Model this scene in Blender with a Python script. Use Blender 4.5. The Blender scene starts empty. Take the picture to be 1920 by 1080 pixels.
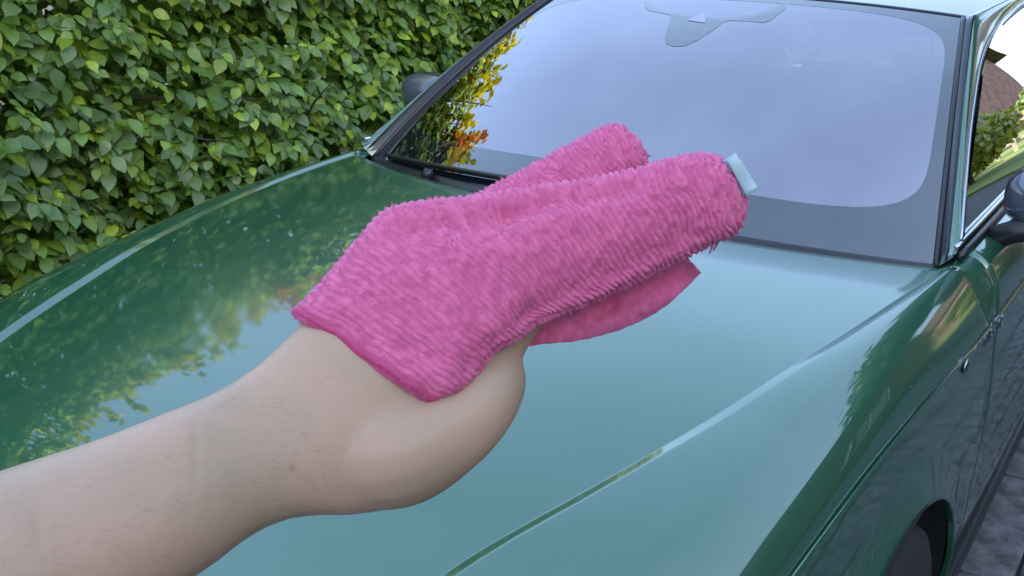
import bpy, math, random
import numpy as np
from mathutils import Vector, Matrix

random.seed(7)
rng = np.random.default_rng(7)
S = bpy.context.scene
C = S.collection
# ------------------------------------------------------------------ camera
CAM = np.array([1.0879, -0.4684, 1.5472])
YAW, PITCH, ROLL, FPX = -0.6216, -0.3531, 0.0200, 1788.155   # focal length in pixels of a 1920 px wide frame
Fw = np.array([math.sin(YAW)*math.cos(PITCH), math.cos(YAW)*math.cos(PITCH), math.sin(PITCH)])
_r = np.array([math.cos(YAW), -math.sin(YAW), 0.0]); _u = np.cross(_r, Fw)
Rt = _r*math.cos(ROLL)+_u*math.sin(ROLL); Up = -_r*math.sin(ROLL)+_u*math.cos(ROLL)
cd = bpy.data.cameras.new('camera'); cam = bpy.data.objects.new('camera', cd); C.objects.link(cam)
cam.matrix_world = Matrix(((Rt[0], Up[0], -Fw[0], CAM[0]), (Rt[1], Up[1], -Fw[1], CAM[1]), (Rt[2], Up[2], -Fw[2], CAM[2]), (0, 0, 0, 1)))
cd.sensor_fit = 'HORIZONTAL'; cd.sensor_width = 36.0; cd.lens = FPX/1920*36
cd.clip_start = 0.02; cd.clip_end = 2000
S.camera = cam
# ------------------------------------------------------------------ light
SUN_EL, SUN_AZ = math.radians(24), math.radians(108)      # azimuth from +y towards +x: the sun stands behind the house on the right
W = bpy.data.worlds.new('World'); S.world = W; W.use_nodes = True
nt = W.node_tree; nt.nodes.clear()
sky = nt.nodes.new('ShaderNodeTexSky'); sky.sky_type = 'NISHITA'; sky.sun_disc = False
sky.sun_elevation = SUN_EL; sky.sun_rotation = SUN_AZ
sky.air_density = 1.0; sky.dust_density = 2.2; sky.ozone_density = 1.0
bg = nt.nodes.new('ShaderNodeBackground'); bg.inputs['Strength'].default_value = 0.12
wo = nt.nodes.new('ShaderNodeOutputWorld')
# thin high veil of cloud over the clear sky
tcw = nt.nodes.new('ShaderNodeTexCoord'); nz = nt.nodes.new('ShaderNodeTexNoise'); nz.inputs['Scale'].default_value = 1.6; nz.inputs['Detail'].default_value = 4
nt.links.new(tcw.outputs['Generated'], nz.inputs['Vector'])
mrw = nt.nodes.new('ShaderNodeMapRange'); mrw.inputs['From Min'].default_value = .3; mrw.inputs['From Max'].default_value = .7; mrw.inputs['To Min'].default_value = .28; mrw.inputs['To Max'].default_value = .50
nt.links.new(nz.outputs['Fac'], mrw.inputs['Value'])
mxw = nt.nodes.new('ShaderNodeMix'); mxw.data_type = 'RGBA'; mxw.clamp_factor = True
mxw.inputs['B'].default_value = (3.7, 5.3, 8.1, 1)
nt.links.new(mrw.outputs[0], mxw.inputs['Factor']); nt.links.new(sky.outputs[0], mxw.inputs['A']); nt.links.new(mxw.outputs['Result'], bg.inputs[0]); nt.links.new(bg.outputs[0], wo.inputs[0])
sl = bpy.data.lights.new('sun', 'SUN'); so = bpy.data.objects.new('sun', sl); C.objects.link(so)
sl.energy = 5.0; sl.angle = math.radians(0.5); sl.color = (1.0, 0.93, 0.80)
sd = Vector((math.sin(SUN_AZ)*math.cos(SUN_EL), math.cos(SUN_AZ)*math.cos(SUN_EL), math.sin(SUN_EL)))
so.rotation_euler = sd.to_track_quat('Z', 'Y').to_euler()
S.view_settings.view_transform = 'Standard'; S.view_settings.look = 'None'
S.view_settings.exposure = 1.97; S.view_settings.gamma = 1.0; S.view_settings.use_curve_mapping = False
S.cycles.max_bounces = 8; S.cycles.transparent_max_bounces = 12

# ------------------------------------------------------------------ helpers
def P3(u, v, D):
    """a point seen at photo pixel (u, v) at depth D metres"""
    return CAM + D*(Fw + Rt*(u-960)/FPX - Up*(v-540)/FPX)

def new_mesh(name, V, Fc):
    m = bpy.data.meshes.new(name)
    V = np.asarray(V, float)
    if isinstance(Fc, np.ndarray) and Fc.ndim == 2:
        n, k = Fc.shape
        m.vertices.add(len(V)); m.vertices.foreach_set('co', V.astype(np.float32).ravel())
        m.loops.add(n*k); m.loops.foreach_set('vertex_index', Fc.astype(np.int32).ravel())
        m.polygons.add(n); m.polygons.foreach_set('loop_start', np.arange(0, n*k, k, dtype=np.int32))
        m.update(calc_edges=True)
    else:
        m.from_pydata([tuple(p) for p in V], [], [tuple(int(i) for i in f) for f in Fc])
    m.validate()
    return m

def link(name, me, mat=None, parent=None, smooth=True):
    if mat is not None:
        me.materials.clear(); me.materials.append(mat)
    if smooth:
        me.polygons.foreach_set('use_smooth', [True]*len(me.polygons))
    o = bpy.data.objects.new(name, me); C.objects.link(o)
    if parent is not None: o.parent = parent
    return o

def mobj(name, V, Fc, mat, parent=None, smooth=True):
    return link(name, new_mesh(name, V, Fc), mat, parent, smooth)

def tag(o, label=None, cat=None, group=None, kind=None):
    if label: o['label'] = label
    if cat: o['category'] = cat
    if group: o['group'] = group
    if kind: o['kind'] = kind
    return o

def empty(name, loc=(0, 0, 0)):
    o = bpy.data.objects.new(name, None); C.objects.link(o); o.location = loc; o.empty_display_size = .1
    return o

class MB:
    """collects simple solids into one mesh"""
    def __init__(s): s.V = []; s.F = []
    def add(s, V, F):
        b = len(s.V); s.V += [tuple(map(float, p)) for p in V]; s.F += [tuple(int(i)+b for i in f) for f in F]; return s
    def box(s, lo, hi, M=None):
        x0, y0, z0 = lo; x1, y1, z1 = hi
        V = [(x0,y0,z0),(x1,y0,z0),(x1,y1,z0),(x0,y1,z0),(x0,y0,z1),(x1,y0,z1),(x1,y1,z1),(x0,y1,z1)]
        if M is not None: V = [tuple(M @ Vector(p)) for p in V]
        return s.add(V, [(0,3,2,1),(4,5,6,7),(0,1,5,4),(1,2,6,5),(2,3,7,6),(3,0,4,7)])
    def tube(s, pts, r, n=10, cap=True):
        pts = [np.array(p, float) for p in pts]; rr = r if hasattr(r, '__len__') else [r]*len(pts)
        V = []; a = None
        for i, p in enumerate(pts):
            t = pts[min(i+1, len(pts)-1)]-pts[max(i-1, 0)]; t = t/(np.linalg.norm(t)+1e-12)
            if a is None:
                a = np.cross(t, (0, 0, 1.0));
                if np.linalg.norm(a) < 1e-3: a = np.cross(t, (1.0, 0, 0))
            a = a-t*(a@t); a /= np.linalg.norm(a); b = np.cross(t, a)
            for k in range(n):
                w = 2*math.pi*k/n; V.append(p+rr[i]*(a*math.cos(w)+b*math.sin(w)))
        F = []
        for i in range(len(pts)-1):
            for k in range(n):
                F.append((i*n+k, i*n+(k+1) % n, (i+1)*n+(k+1) % n, (i+1)*n+k))
        if cap: F.append(tuple(range(n-1, -1, -1))); F.append(tuple((len(pts)-1)*n+k for k in range(n)))
        return s.add(V, F)
    def prism(s, poly, lo, hi, axis=0):
        n = len(poly); V = []
        for h in (lo, hi):
            for a, b in poly:
                V.append({0: (h, a, b), 1: (a, h, b), 2: (a, b, h)}[axis])
        F = [tuple(range(n)), tuple(range(2*n-1, n-1, -1))]
        for i in range(n): F.append((i, (i+1) % n, n+(i+1) % n, n+i))
        return s.add(V, F)
    def build(s, name, mat, parent=None, smooth=False, bevel=0, fix=True):
        me = new_mesh(name, s.V, s.F)
        if fix:
            import bmesh
            bm = bmesh.new(); bm.from_mesh(me); bmesh.ops.recalc_face_normals(bm, faces=bm.faces); bm.to_mesh(me); bm.free()
        o = link(name, me, mat, parent, smooth)
        if bevel:
            m = o.modifiers.new('bevel', 'BEVEL'); m.width = bevel; m.segments = 2; m.limit_method = 'ANGLE'
        return o

def grid_faces(nu, nv, flip=False, wrap=False):
    i, j = np.meshgrid(np.arange(nu-1), np.arange(nv if wrap else nv-1), indexing='ij')
    a = i*nv+j; b = i*nv+(j+1) % nv; c = (i+1)*nv+(j+1) % nv; d = (i+1)*nv+j
    F = np.stack([a, b, c, d], -1).reshape(-1, 4)
    return F[:, ::-1].copy() if flip else F

def hash3(i, j, k, seed=0):
    h = (i*374761393 + j*668265263 + k*2147483647 + seed*974711) & 0xffffffff
    h = ((h ^ (h >> 13))*1274126177) & 0xffffffff
    return ((h ^ (h >> 16)) & 0xffff)/65535.0
def vnoise(p, seed=0):
    p = np.asarray(p, float); i = np.floor(p).astype(np.int64); f = p-i; f = f*f*(3-2*f); r = 0
    for dx in (0, 1):
        for dy in (0, 1):
            for dz in (0, 1):
                w = (f[..., 0] if dx else 1-f[..., 0])*(f[..., 1] if dy else 1-f[..., 1])*(f[..., 2] if dz else 1-f[..., 2])
                r = r+w*hash3(i[..., 0]+dx, i[..., 1]+dy, i[..., 2]+dz, seed)
    return r
def fbm(p, seed=0, o=3):
    r = 0; a = .5
    for k in range(o): r = r+a*vnoise(np.asarray(p)*2**k, seed+k); a *= .5
    return r/(1-.5**o)

def pchip(x, y, q):
    """smooth monotone interpolation, y may be (n, m)"""
    x = np.asarray(x, float); y = np.asarray(y, float); q = np.asarray(q, float)
    h = np.diff(x); dl = np.diff(y, axis=0)/(h if y.ndim == 1 else h[:, None])
    m = np.empty_like(y); m[0] = dl[0]; m[-1] = dl[-1]
    m[1:-1] = (dl[:-1]+dl[1:])/2
    k = np.clip(np.searchsorted(x, q)-1, 0, len(x)-2); t = np.clip((q-x[k])/h[k], -.5, 1.5)
    hk = h[k]
    if y.ndim > 1: t = t[..., None]; hk = hk[..., None]
    return (2*t**3-3*t**2+1)*y[k]+(t**3-2*t**2+t)*hk*m[k]+(-2*t**3+3*t**2)*y[k+1]+(t**3-t**2)*hk*m[k+1]

# ------------------------------------------------------------------ materials
def mat(name, color=(.5, .5, .5), rough=.5, metal=0., spec=.5, coat=0., coat_rough=.03, noise=0., nscale=8., bump=0., bscale=60., sss=0., sheen=0., col2=None, trans=0.):
    m = bpy.data.materials.new(name); m.use_nodes = True; t = m.node_tree; N = t.nodes; L = t.links
    b = N['Principled BSDF']
    b.inputs['Base Color'].default_value = (*color, 1); b.inputs['Roughness'].default_value = rough
    b.inputs['Metallic'].default_value = metal; b.inputs['Specular IOR Level'].default_value = spec
    b.inputs['Coat Weight'].default_value = coat; b.inputs['Coat Roughness'].default_value = coat_rough
    if sss: b.inputs['Subsurface Weight'].default_value = sss; b.inputs['Subsurface Radius'].default_value = (.01, .004, .002); b.inputs['Subsurface Scale'].default_value = 1
    if sheen: b.inputs['Sheen Weight'].default_value = sheen; b.inputs['Sheen Roughness'].default_value = .5
    tc = N.new('ShaderNodeTexCoord')
    if noise:
        n = N.new('ShaderNodeTexNoise'); n.inputs['Scale'].default_value = nscale; n.inputs['Detail'].default_value = 6
        L.new(tc.outputs['Object'], n.inputs['Vector'])
        mx = N.new('ShaderNodeMix'); mx.data_type = 'RGBA'
        c2 = col2 if col2 else tuple(max(0, c*(1-noise)) for c in color)
        mx.inputs['A'].default_value = (*[min(1, c*(1+noise*.4)) for c in color], 1) if not col2 else (*color, 1)
        mx.inputs['B'].default_value = (*c2, 1)
        mr = N.new('ShaderNodeMapRange'); mr.inputs['From Min'].default_value = .35; mr.inputs['From Max'].default_value = .65
        L.new(n.outputs['Fac'], mr.inputs['Value']); L.new(mr.outputs[0], mx.inputs['Factor']); L.new(mx.outputs['Result'], b.inputs['Base Color'])
    if bump:
        n = N.new('ShaderNodeTexNoise'); n.inputs['Scale'].default_value = bscale; n.inputs['Detail'].default_value = 5
        L.new(tc.outputs['Object'], n.inputs['Vector'])
        bp = N.new('ShaderNodeBump'); bp.inputs['Strength'].default_value = bump; bp.inputs['Distance'].default_value = .01
        L.new(n.outputs['Fac'], bp.inputs['Height']); L.new(bp.outputs[0], b.inputs['Normal'])
    return m

def paint_mat():
    m = mat('green_car_paint', (.013, .094, .045), .34, .22, .5, 1.0, .03)
    t = m.node_tree; N = t.nodes; L = t.links; b = N['Principled BSDF']
    b.inputs['Coat IOR'].default_value = 1.88
    tc = N.new('ShaderNodeTexCoord')
    # sparse dust specks and faint dried streaks in the clear coat
    v = N.new('ShaderNodeTexVoronoi'); v.inputs['Scale'].default_value = 26; L.new(tc.outputs['Object'], v.inputs['Vector'])
    r = N.new('ShaderNodeMapRange'); r.inputs['From Min'].default_value = .045; r.inputs['From Max'].default_value = .075
    r.inputs['To Min'].default_value = 1; r.inputs['To Max'].default_value = 0
    L.new(v.outputs['Distance'], r.inputs['Value'])
    n = N.new('ShaderNodeTexNoise'); n.inputs['Scale'].default_value = 4.5; n.inputs['Detail'].default_value = 3; L.new(tc.outputs['Object'], n.inputs['Vector'])
    r2 = N.new('ShaderNodeMapRange'); r2.inputs['From Min'].default_value = .62; r2.inputs['From Max'].default_value = .66; L.new(n.outputs['Fac'], r2.inputs['Value'])
    mu = N.new('ShaderNodeMath'); mu.operation = 'MULTIPLY'; L.new(r.outputs[0], mu.inputs[0]); L.new(r2.outputs[0], mu.inputs[1])
    mx = N.new('ShaderNodeMix'); mx.data_type = 'RGBA'; mx.inputs['A'].default_value = (.013, .094, .045, 1); mx.inputs['B'].default_value = (.55, .6, .55, 1)
    L.new(mu.outputs[0], mx.inputs['Factor']); L.new(mx.outputs['Result'], b.inputs['Base Color'])
    n4 = N.new('ShaderNodeTexNoise'); n4.inputs['Scale'].default_value = 2.2; n4.inputs['Detail'].default_value = 8; L.new(tc.outputs['Object'], n4.inputs['Vector'])
    r4 = N.new('ShaderNodeMapRange'); r4.inputs['From Min'].default_value = .35; r4.inputs['From Max'].default_value = .7; r4.inputs['To Min'].default_value = .018; r4.inputs['To Max'].default_value = .085
    L.new(n4.outputs['Fac'], r4.inputs['Value']); L.new(r4.outputs[0], b.inputs['Coat Roughness'])
    # very slight orange peel in the lacquer
    n3 = N.new('ShaderNodeTexNoise'); n3.inputs['Scale'].default_value = 7; n3.inputs['Detail'].default_value = 2; L.new(tc.outputs['Object'], n3.inputs['Vector'])
    bp = N.new('ShaderNodeBump'); bp.inputs['Strength'].default_value = .06; bp.inputs['Distance'].default_value = .004
    L.new(n3.outputs['Fac'], bp.inputs['Height']); L.new(bp.outputs[0], b.inputs['Coat Normal'])
    return m

def glass_mat(name, tint, refl, refl_col, base=.1, k=1.0):
    m = bpy.data.materials.new(name); m.use_nodes = True; t = m.node_tree; N = t.nodes; L = t.links; N.clear()
    o = N.new('ShaderNodeOutputMaterial'); mx = N.new('ShaderNodeMixShader')
    tr = N.new('ShaderNodeBsdfTransparent'); tr.inputs[0].default_value = (*tint, 1)
    g = N.new('ShaderNodeBsdfGlossy'); g.inputs['Color'].default_value = (*refl_col, 1); g.inputs['Roughness'].default_value = 0.0
    fr = N.new('ShaderNodeFresnel'); fr.inputs['IOR'].default_value = refl
    ma = N.new('ShaderNodeMath'); ma.operation = 'MULTIPLY_ADD'; ma.inputs[1].default_value = k; ma.inputs[2].default_value = base; ma.use_clamp = True
    L.new(fr.outputs[0], ma.inputs[0]); L.new(ma.outputs[0], mx.inputs[0]); L.new(tr.outputs[0], mx.inputs[1]); L.new(g.outputs[0], mx.inputs[2])
    L.new(mx.outputs[0], o.inputs[0]); return m

M = {}
M['paint'] = paint_mat()
M['trim'] = mat('black_trim', (.02, .02, .022), .35, 0, .5, noise=.3)
M['rubber'] = mat('black_rubber', (.018, .018, .02), .75, bump=.2, bscale=120)
M['dark'] = mat('dark_void', (.008, .008, .009), .9)
M['chrome'] = mat('satin_chrome', (.50, .52, .55), .2, 1.0)
M['alloy'] = mat('dark_alloy', (.16, .165, .18), .3, .9, coat=.5)
M['windshield'] = glass_mat('coated_windshield', (.26, .31, .29), 1.5, (.92, .87, .95), .30, 1.0)
M['sideglass'] = glass_mat('side_glass', (.10, .12, .12), 1.5, (1, 1, 1), .30, 2.2)
M['frit'] = mat('black_frit', (.006, .008, .012), .02, 0, .9, coat=1, coat_rough=.0); M['frit'].node_tree.nodes['Principled BSDF'].inputs['Coat IOR'].default_value = 1.75
M['dash'] = mat('charcoal_dashboard', (.035, .04, .042), .6, bump=.2, bscale=200)
M['seat'] = mat('dark_seat_fabric', (.03, .03, .033), .8, bump=.3, bscale=150)
M['lamp'] = mat('lamp_lens', (.5, .52, .55), .05, .3, coat=1)
M['plate'] = mat('plate', (.7, .7, .68), .4)
M['mirrorglass'] = mat('mirror_glass', (.8, .82, .85), .02, 1.0)
M['cap'] = mat('grey_mirror_cap', (.10, .11, .15), .25, .3, coat=1)

# ------------------------------------------------------------------ ground
M['earth'] = mat('bare_earth', (.05, .038, .028), .95, noise=.5, nscale=9, bump=.8, bscale=25)
M['grass'] = mat('sunlit_lawn', (.16, .20, .035), .9, noise=.4, nscale=3, bump=.8, bscale=40, col2=(.10, .15, .03))
M['road'] = mat('asphalt', (.055, .055, .058), .9, noise=.3, nscale=20, bump=.4, bscale=150)
V = []; n = 25; ex = 600
g = np.linspace(-ex, ex, n)
gx, gy = np.meshgrid(g, g, indexing='ij')
tag(mobj('ground', np.stack([gx.ravel(), gy.ravel(), np.full(n*n, -.045)], 1), grid_faces(n, n), M['earth'], None, False), kind='structure')
pav = tag(MB().box((-1.15, -6.2, -.04), (4.4, 8.2, -.012)).build('driveway', mat('joint_sand', (.018, .017, .016), .95, noise=.4, nscale=30)), kind='structure')
tag(MB().box((-12, 8.2, -.04), (30, 13.0, -.02)).build('road', M['road']), kind='structure')
tag(MB().box((-14, 13.0, -.04), (34, 34, .02)).build('lawn', M['grass']), kind='structure')
mpav = []
for k, c in enumerate([(.135, .13, .135), (.115, .112, .118), (.155, .148, .145)]):
    mpav.append(mat('worn_paver', c, .85, noise=.55, nscale=14, bump=.9, bscale=45))
def paver_mesh(seed, L=.298, Wd=.198, h=.035):
    r = random.Random(seed); b = .008
    V = []
    for z, ins in ((-h, 0), (-b*.8, 0), (0, b)):
        for sx, sy in ((-1, -1), (1, -1), (1, 1), (-1, 1)):
            V.append((sx*(Wd/2-ins)+r.uniform(-.002, .002), sy*(L/2-ins)+r.uniform(-.002, .002), z+r.uniform(-.0015, .0015)*(z > -.02)))
    F = [(8, 9, 10, 11)]
    for a in (0, 4):
        for i in range(4): F.append((a+i, a+(i+1) % 4, a+4+(i+1) % 4, a+4+i))
    return V, F
pm = []
for s_ in range(6):
    V, F = paver_mesh(s_); me = new_mesh('paver', V, F); me.materials.append(mpav[s_ % 3]); pm.append(me)
rest = MB(); cnt = 0
cells = []
for ix in range(26):
    for iy in range(47):
        x = -1.02+ix*.208; y = -6.0+iy*.306+(.153 if ix % 2 else 0)
        if y > 8.0: continue
        cells.append(((abs(x-1.35)*1.3+abs(y-2.2)), x, y))
cells.sort()
for q, (d_, x, y) in enumerate(cells):
    r = random.Random(q)
    z = r.uniform(-.003, .004)
    if q < 260:
        o = bpy.data.objects.new('paver', pm[r.randrange(6)]); C.objects.link(o); o.parent = pav
        o.location = (x, y, z); o.rotation_euler = (r.uniform(-.008, .008), r.uniform(-.008, .008), r.choice((0, math.pi))+r.uniform(-.01, .01))
    else:
        V, F = paver_mesh(q); rest.add([(a+x, b+y, c+z) for a, b, c in V], F)
o = rest.build('paving', mpav[0], pav); o['kind'] = 'stuff'

# ------------------------------------------------------------------ car
car = tag(empty('parked_car', (0, 0, 0)), 'glossy dark green car with creased hood and lavender windshield beside the leafy hedge', 'car')
# half section key lines along y:  x, z
KY = np.array([0.00, .06, .15, .30, .50, .80, 1.00, 1.20, 1.40])
# crease, set by the photograph's ridge line and a height for each station
def on_line(pts, zf):
    out = []
    for u, v in pts:
        y = .8; d = P3(u, v, 1.0)-CAM
        for _ in range(30):
            z = zf(y); t = (z-CAM[2])/d[2]; p = CAM+t*d; y = .5*y+.5*p[1]
        out.append(p)
    return np.array(out)
zc_f = lambda y: np.interp(y, [0, .15, .5, .8, 1.0, 1.15, 1.4], [.79, .845, .913, .951, .966, .974, .982])
CR = on_line([(840, 1080), (1080, 935), (1310, 800), (1450, 709), (1600, 615), (1740, 525), (1778, 501)], zc_f)
CR = CR[np.argsort(CR[:, 1])]
def crease(y):
    yy = np.concatenate([[-.02], CR[:, 1]]); xx = np.concatenate([[CR[0, 0]-.06], CR[:, 0]])
    return pchip(yy, xx, y), pchip(np.array([0, .15, .5, .8, 1.0, 1.2, 1.4]), np.array([.775, .845, .913, .951, .966, .976, .982]), y)
SY = np.array([0, .1, .2, .39, .53, .69, .80, .95, 1.16, 1.40])
Sx = np.array([.60, .67, .715, .750, .762, .772, .778, .785, .790, .796])
Sz = np.array([.69, .765, .820, .876, .904, .926, .942, .960, .975, .983])
EY = np.array([0, .1, .3, .55, .73, .95, 1.25, 1.45])
Ex = np.array([.66, .735, .785, .805, .813, .824, .842, .848])
Ez = np.array([.60, .68, .775, .832, .852, .864, .872, .876])
def section(y):
    """hood half section at each y: parameter knots 0..3 = centre, crease, shoulder, shut line"""
    y = np.asarray(y, float)
    cx, cz = crease(y); zc = cz+pchip(np.array([0, .3, .8, 1.2]), np.array([.035, .034, .030, .024]), y)
    return cx, cz, zc, pchip(SY, Sx, y), pchip(SY, Sz, y), pchip(EY, Ex, y), pchip(EY, Ez, y)
def hood_pt(y, s):
    cx, cz, zc, sx, sz, ex, ez = section(y)
    s = np.asarray(s, float)
    a = np.clip(s, 0, 1); x1 = cx*a; z1 = zc-(zc-cz)*a**2.3
    # outside the crease: Bezier crease -> shoulder -> shut line
    t = np.clip((s-1)/2, 0, 1)
    px = np.stack([cx, sx, ex]); pz = np.stack([cz, sz, ez])
    mx, mz = sx+(sx-(cx+2*sx+ex)/4), sz+(sz-(cz+2*sz+ez)/4)   # Bezier control through the shoulder
    x2 = (1-t)**2*cx+2*t*(1-t)*mx+t**2*ex; z2 = (1-t)**2*cz+2*t*(1-t)*mz+t**2*ez
    x = np.where(s <= 1, x1, x2); z = np.where(s <= 1, z1, z2)
    wd = np.interp(y, [.1, 1.0, 1.37], [.020, .016, .009]); hh = np.interp(y, [.0, .25, .5, .68, 1.0, 1.37], [.0080, .0085, .0062, .0028, .0017, .0010])
    dx = (x-cx)/wd
    z = z+hh*np.clip(dx, 0, 1)*(dx > 0)*np.clip((2.6-s)/.9, 0, 1)
    return np.stack([x, y+0*x, z], -1)
def y_rear(x):
    x = np.abs(x); return 1.192+(1.372-1.192)*np.clip(x/.769, 0, 1.1)**2.2
s_knots = np.concatenate([np.linspace(0, .97, 28), [.98, .988, .994, .998], 1+np.linspace(0, 1, 46)*.55, 1.55+np.linspace(0, 1, 26)[1:]*1.45])
def hood_grid(sgn, off=0.0):
    ny = 70; tt = np.linspace(0, 1, ny)
    out = []
    for s in s_knots:
        yr = 1.3
        for _ in range(4): yr = float(y_rear(hood_pt(np.array(yr), s)[0]))
        yr += .0
        y = .02+(yr-.02)*tt
        p = hood_pt(y, np.full(ny, s))
        # rolled rear edge
        out.append(p)
    G = np.array(out)            # s, y, 3
    return G
G = hood_grid(1)
full = np.concatenate([G[::-1]*[-1, 1, 1], G[1:]], 0)
ns, ny = full.shape[:2]
# fold the rear, front and side edges down a little so the panel has thickness
def ring_fold(A, d=.012):
    top = A[:, -1] + np.array([0, .004, -.003]); top2 = A[:, -1] + np.array([0, .003, -d])
    A = np.concatenate([A, top[:, None], top2[:, None]], 1)
    l = A[0]+np.array([.0006, 0, -.0008]); l2 = A[0]+np.array([.010, 0, -.004]); r = A[-1]+np.array([-.0006, 0, -.0008]); r2 = A[-1]+np.array([-.010, 0, -.004])
    return np.concatenate([l2[None], l[None], A, r[None], r2[None]], 0)
HF = ring_fold(full)
mobj('hood', HF.reshape(-1, 3), grid_faces(HF.shape[0], HF.shape[1], True), M['paint'], car)

# side panels: from the shut line down; wheel arches are cut by the lower edge of the grid
WY, WR, WZ, RY = .94, .375, .325, 3.52
def side_x(y, z):
    """outer half width at height z"""
    ex = pchip(np.array([-.0, .1, .3, .55, .95, 1.45, 2.5, 3.6, 4.1, 4.35]), np.array([.66, .735, .785, .807, .826, .848, .86, .85, .80, .68]), y)
    ez = pchip(np.array([-.0, .1, .3, .55, .95, 1.45, 2.5, 3.6, 4.35]), np.array([.60, .68, .775, .832, .864, .876, .90, .91, .86]), y)
    t = np.clip((ez-z)/(ez-.18), 0, 1)
    x = ex+.020*np.sin(np.clip(t*2.6, 0, 1)*math.pi/2)-.055*np.clip(t-.62, 0, 1)**1.5/.38**1.5*.9
    for wy in (WY, RY):
        d = np.sqrt((y-wy)**2+(z-WZ)**2)-WR
        x = x+.020*np.clip(1-np.abs(d)/.085, 0, 1)**1.5*(z > .1)
    x = x-.012*np.exp(-((z-.50)/.10)**2)*np.clip((y-1.45)/.2, 0, 1)*np.clip((2.9-y)/.2, 0, 1)
    return x, ez
def zlow(y):
    z = np.full_like(y, .19)
    for wy in (WY, RY):
        q = WR**2-(y-wy)**2
        z = np.where(q > 0, np.maximum(z, WZ+np.sqrt(np.maximum(q, 0))), z)
    return z
def side_panel(name, y0, y1, sgn, mt, ztop=None, parent=car, gap=.0022):
    ys = list(np.linspace(y0+gap, y1-gap, 40))
    for wy in (WY, RY):
        ys += [wy-WR*math.cos(a) for a in np.linspace(0, math.pi, 41)]
        ys += [wy-WR-.0005, wy+WR+.0005]
    ys = np.array(sorted(y for y in set(ys) if y0+gap <= y <= y1-gap))
    w = np.linspace(0, 1, 34)
    P = []
    for wv in w:
        _, ez = side_x(ys, ys*0+.5)
        zt = ez-.004; zl = zlow(ys)
        z = zt+(zl-zt)*wv
        x, _ = side_x(ys, z)
        P.append(np.stack([sgn*x, ys, z], -1))
    P = np.array(P)
    inn = P[-1]-np.array([sgn*.012, 0, 0]); ee = P[-1]-np.array([sgn*.004, 0, -.0]) - 0
    P = np.concatenate([P[:1]-np.array([sgn*.0008, 0, .0002]), P], 0); topin = P[0]-np.array([sgn*.012, 0, .002])
    fr = P[:, :1]-np.array([sgn*.012, 0, 0]); bk = P[:, -1:]-np.array([sgn*.012, 0, 0])
    A = np.concatenate([topin[None], P, ee[None], inn[None]], 0)
    frc = A[:, :1]-np.array([sgn*.012, 0, 0]); bkc = A[:, -1:]-np.array([sgn*.012, 0, 0])
    A = np.concatenate([frc, A, bkc], 1)
    return mobj(name, A.reshape(-1, 3), grid_faces(A.shape[0], A.shape[1], sgn < 0), mt, parent)
# belt shelf: panel above the shut line behind the hood
def shelf(name, y0, y1, sgn, parent=car):
    ys = np.linspace(y0+.0022, y1-.0022, 30); t = np.linspace(0, 1, 14)
    bx = np.interp(ys, [1.3, 1.40, 3.4, 4.35], [.765, .774, .765, .56]); bz = np.interp(ys, [1.3, 1.40, 3.0, 4.35], [.984, .988, 1.005, .98])
    x, ez = side_x(ys, ys*0+5)
    A = []
    for tv in t:
        if y0 < 1.4:
            xs_ = (1-tv)**2*.77+2*tv*(1-tv)*.836+tv**2*.848
            ys = np.linspace(float(y_rear(xs_))+.0045, y1-.0022, 30)
            bx = np.interp(ys, [1.3, 1.40, 3.4, 4.35], [.765, .774, .765, .56]); bz = np.interp(ys, [1.3, 1.40, 3.0, 4.35], [.984, .988, 1.005, .98]); x, ez = side_x(ys, ys*0+5)
        mx, mz = x-.012, bz-.004
        A.append(np.stack([sgn*((1-tv)**2*bx+2*tv*(1-tv)*mx+tv**2*x), ys, (1-tv)**2*bz+2*tv*(1-tv)*mz+tv**2*(ez+.0005)], -1))
    A = np.array(A)
    if y0 < 1.4:
        s0_ = 1.06
        for k, tv in enumerate(t):
            sv = s0_+(3-s0_)*tv; yr = 1.38
            for _ in range(5): yr = float(y_rear(hood_pt(np.array(yr), sv)[0]))
            e = hood_pt(np.array(yr), sv)*[sgn, 1, 1]+np.array([0, .0045, 0]); e[0] = e[0]
            d_ = e-A[k, 0]; w_ = np.clip(1-np.linspace(0, 1, 30), 0, 1)**1.5
            A[k] += d_*w_[:, None]
    A = np.concatenate([A[:1]-np.array([sgn*.02, 0, .012]), A, A[-1:]-np.array([sgn*.012, 0, .004])], 0)
    frc = A[:, :1]-np.array([0, 0, .012]); A = np.concatenate([frc, A], 1)
    return mobj(name, A.reshape(-1, 3), grid_faces(A.shape[0], A.shape[1], sgn < 0), M['paint'], parent)
Y_D0, Y_D1 = 1.47, 2.62
for sgn in (1, -1):
    side_panel('fender', 0.02, Y_D0, sgn, M['paint'])
    f2 = shelf('fender_top', 1.385, Y_D0, sgn)
    dr = side_panel('door', Y_D0, Y_D1, sgn, M['paint'])
    shelf('door_shoulder', Y_D0, Y_D1, sgn, dr)
    side_panel('rear_panel', Y_D1, 4.33, sgn, M['paint']); shelf('rear_shoulder', Y_D1, 4.33, sgn)
    hx, _ = side_x(np.array(2.40), np.array(.80))
    MB().tube([(sgn*(hx+.0), 2.30, .80), (sgn*(hx+.028), 2.33, .803), (sgn*(hx+.03), 2.47, .805), (sgn*hx, 2.50, .803)], .010, 8).build('handle', M['chrome'], dr, True)
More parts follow.
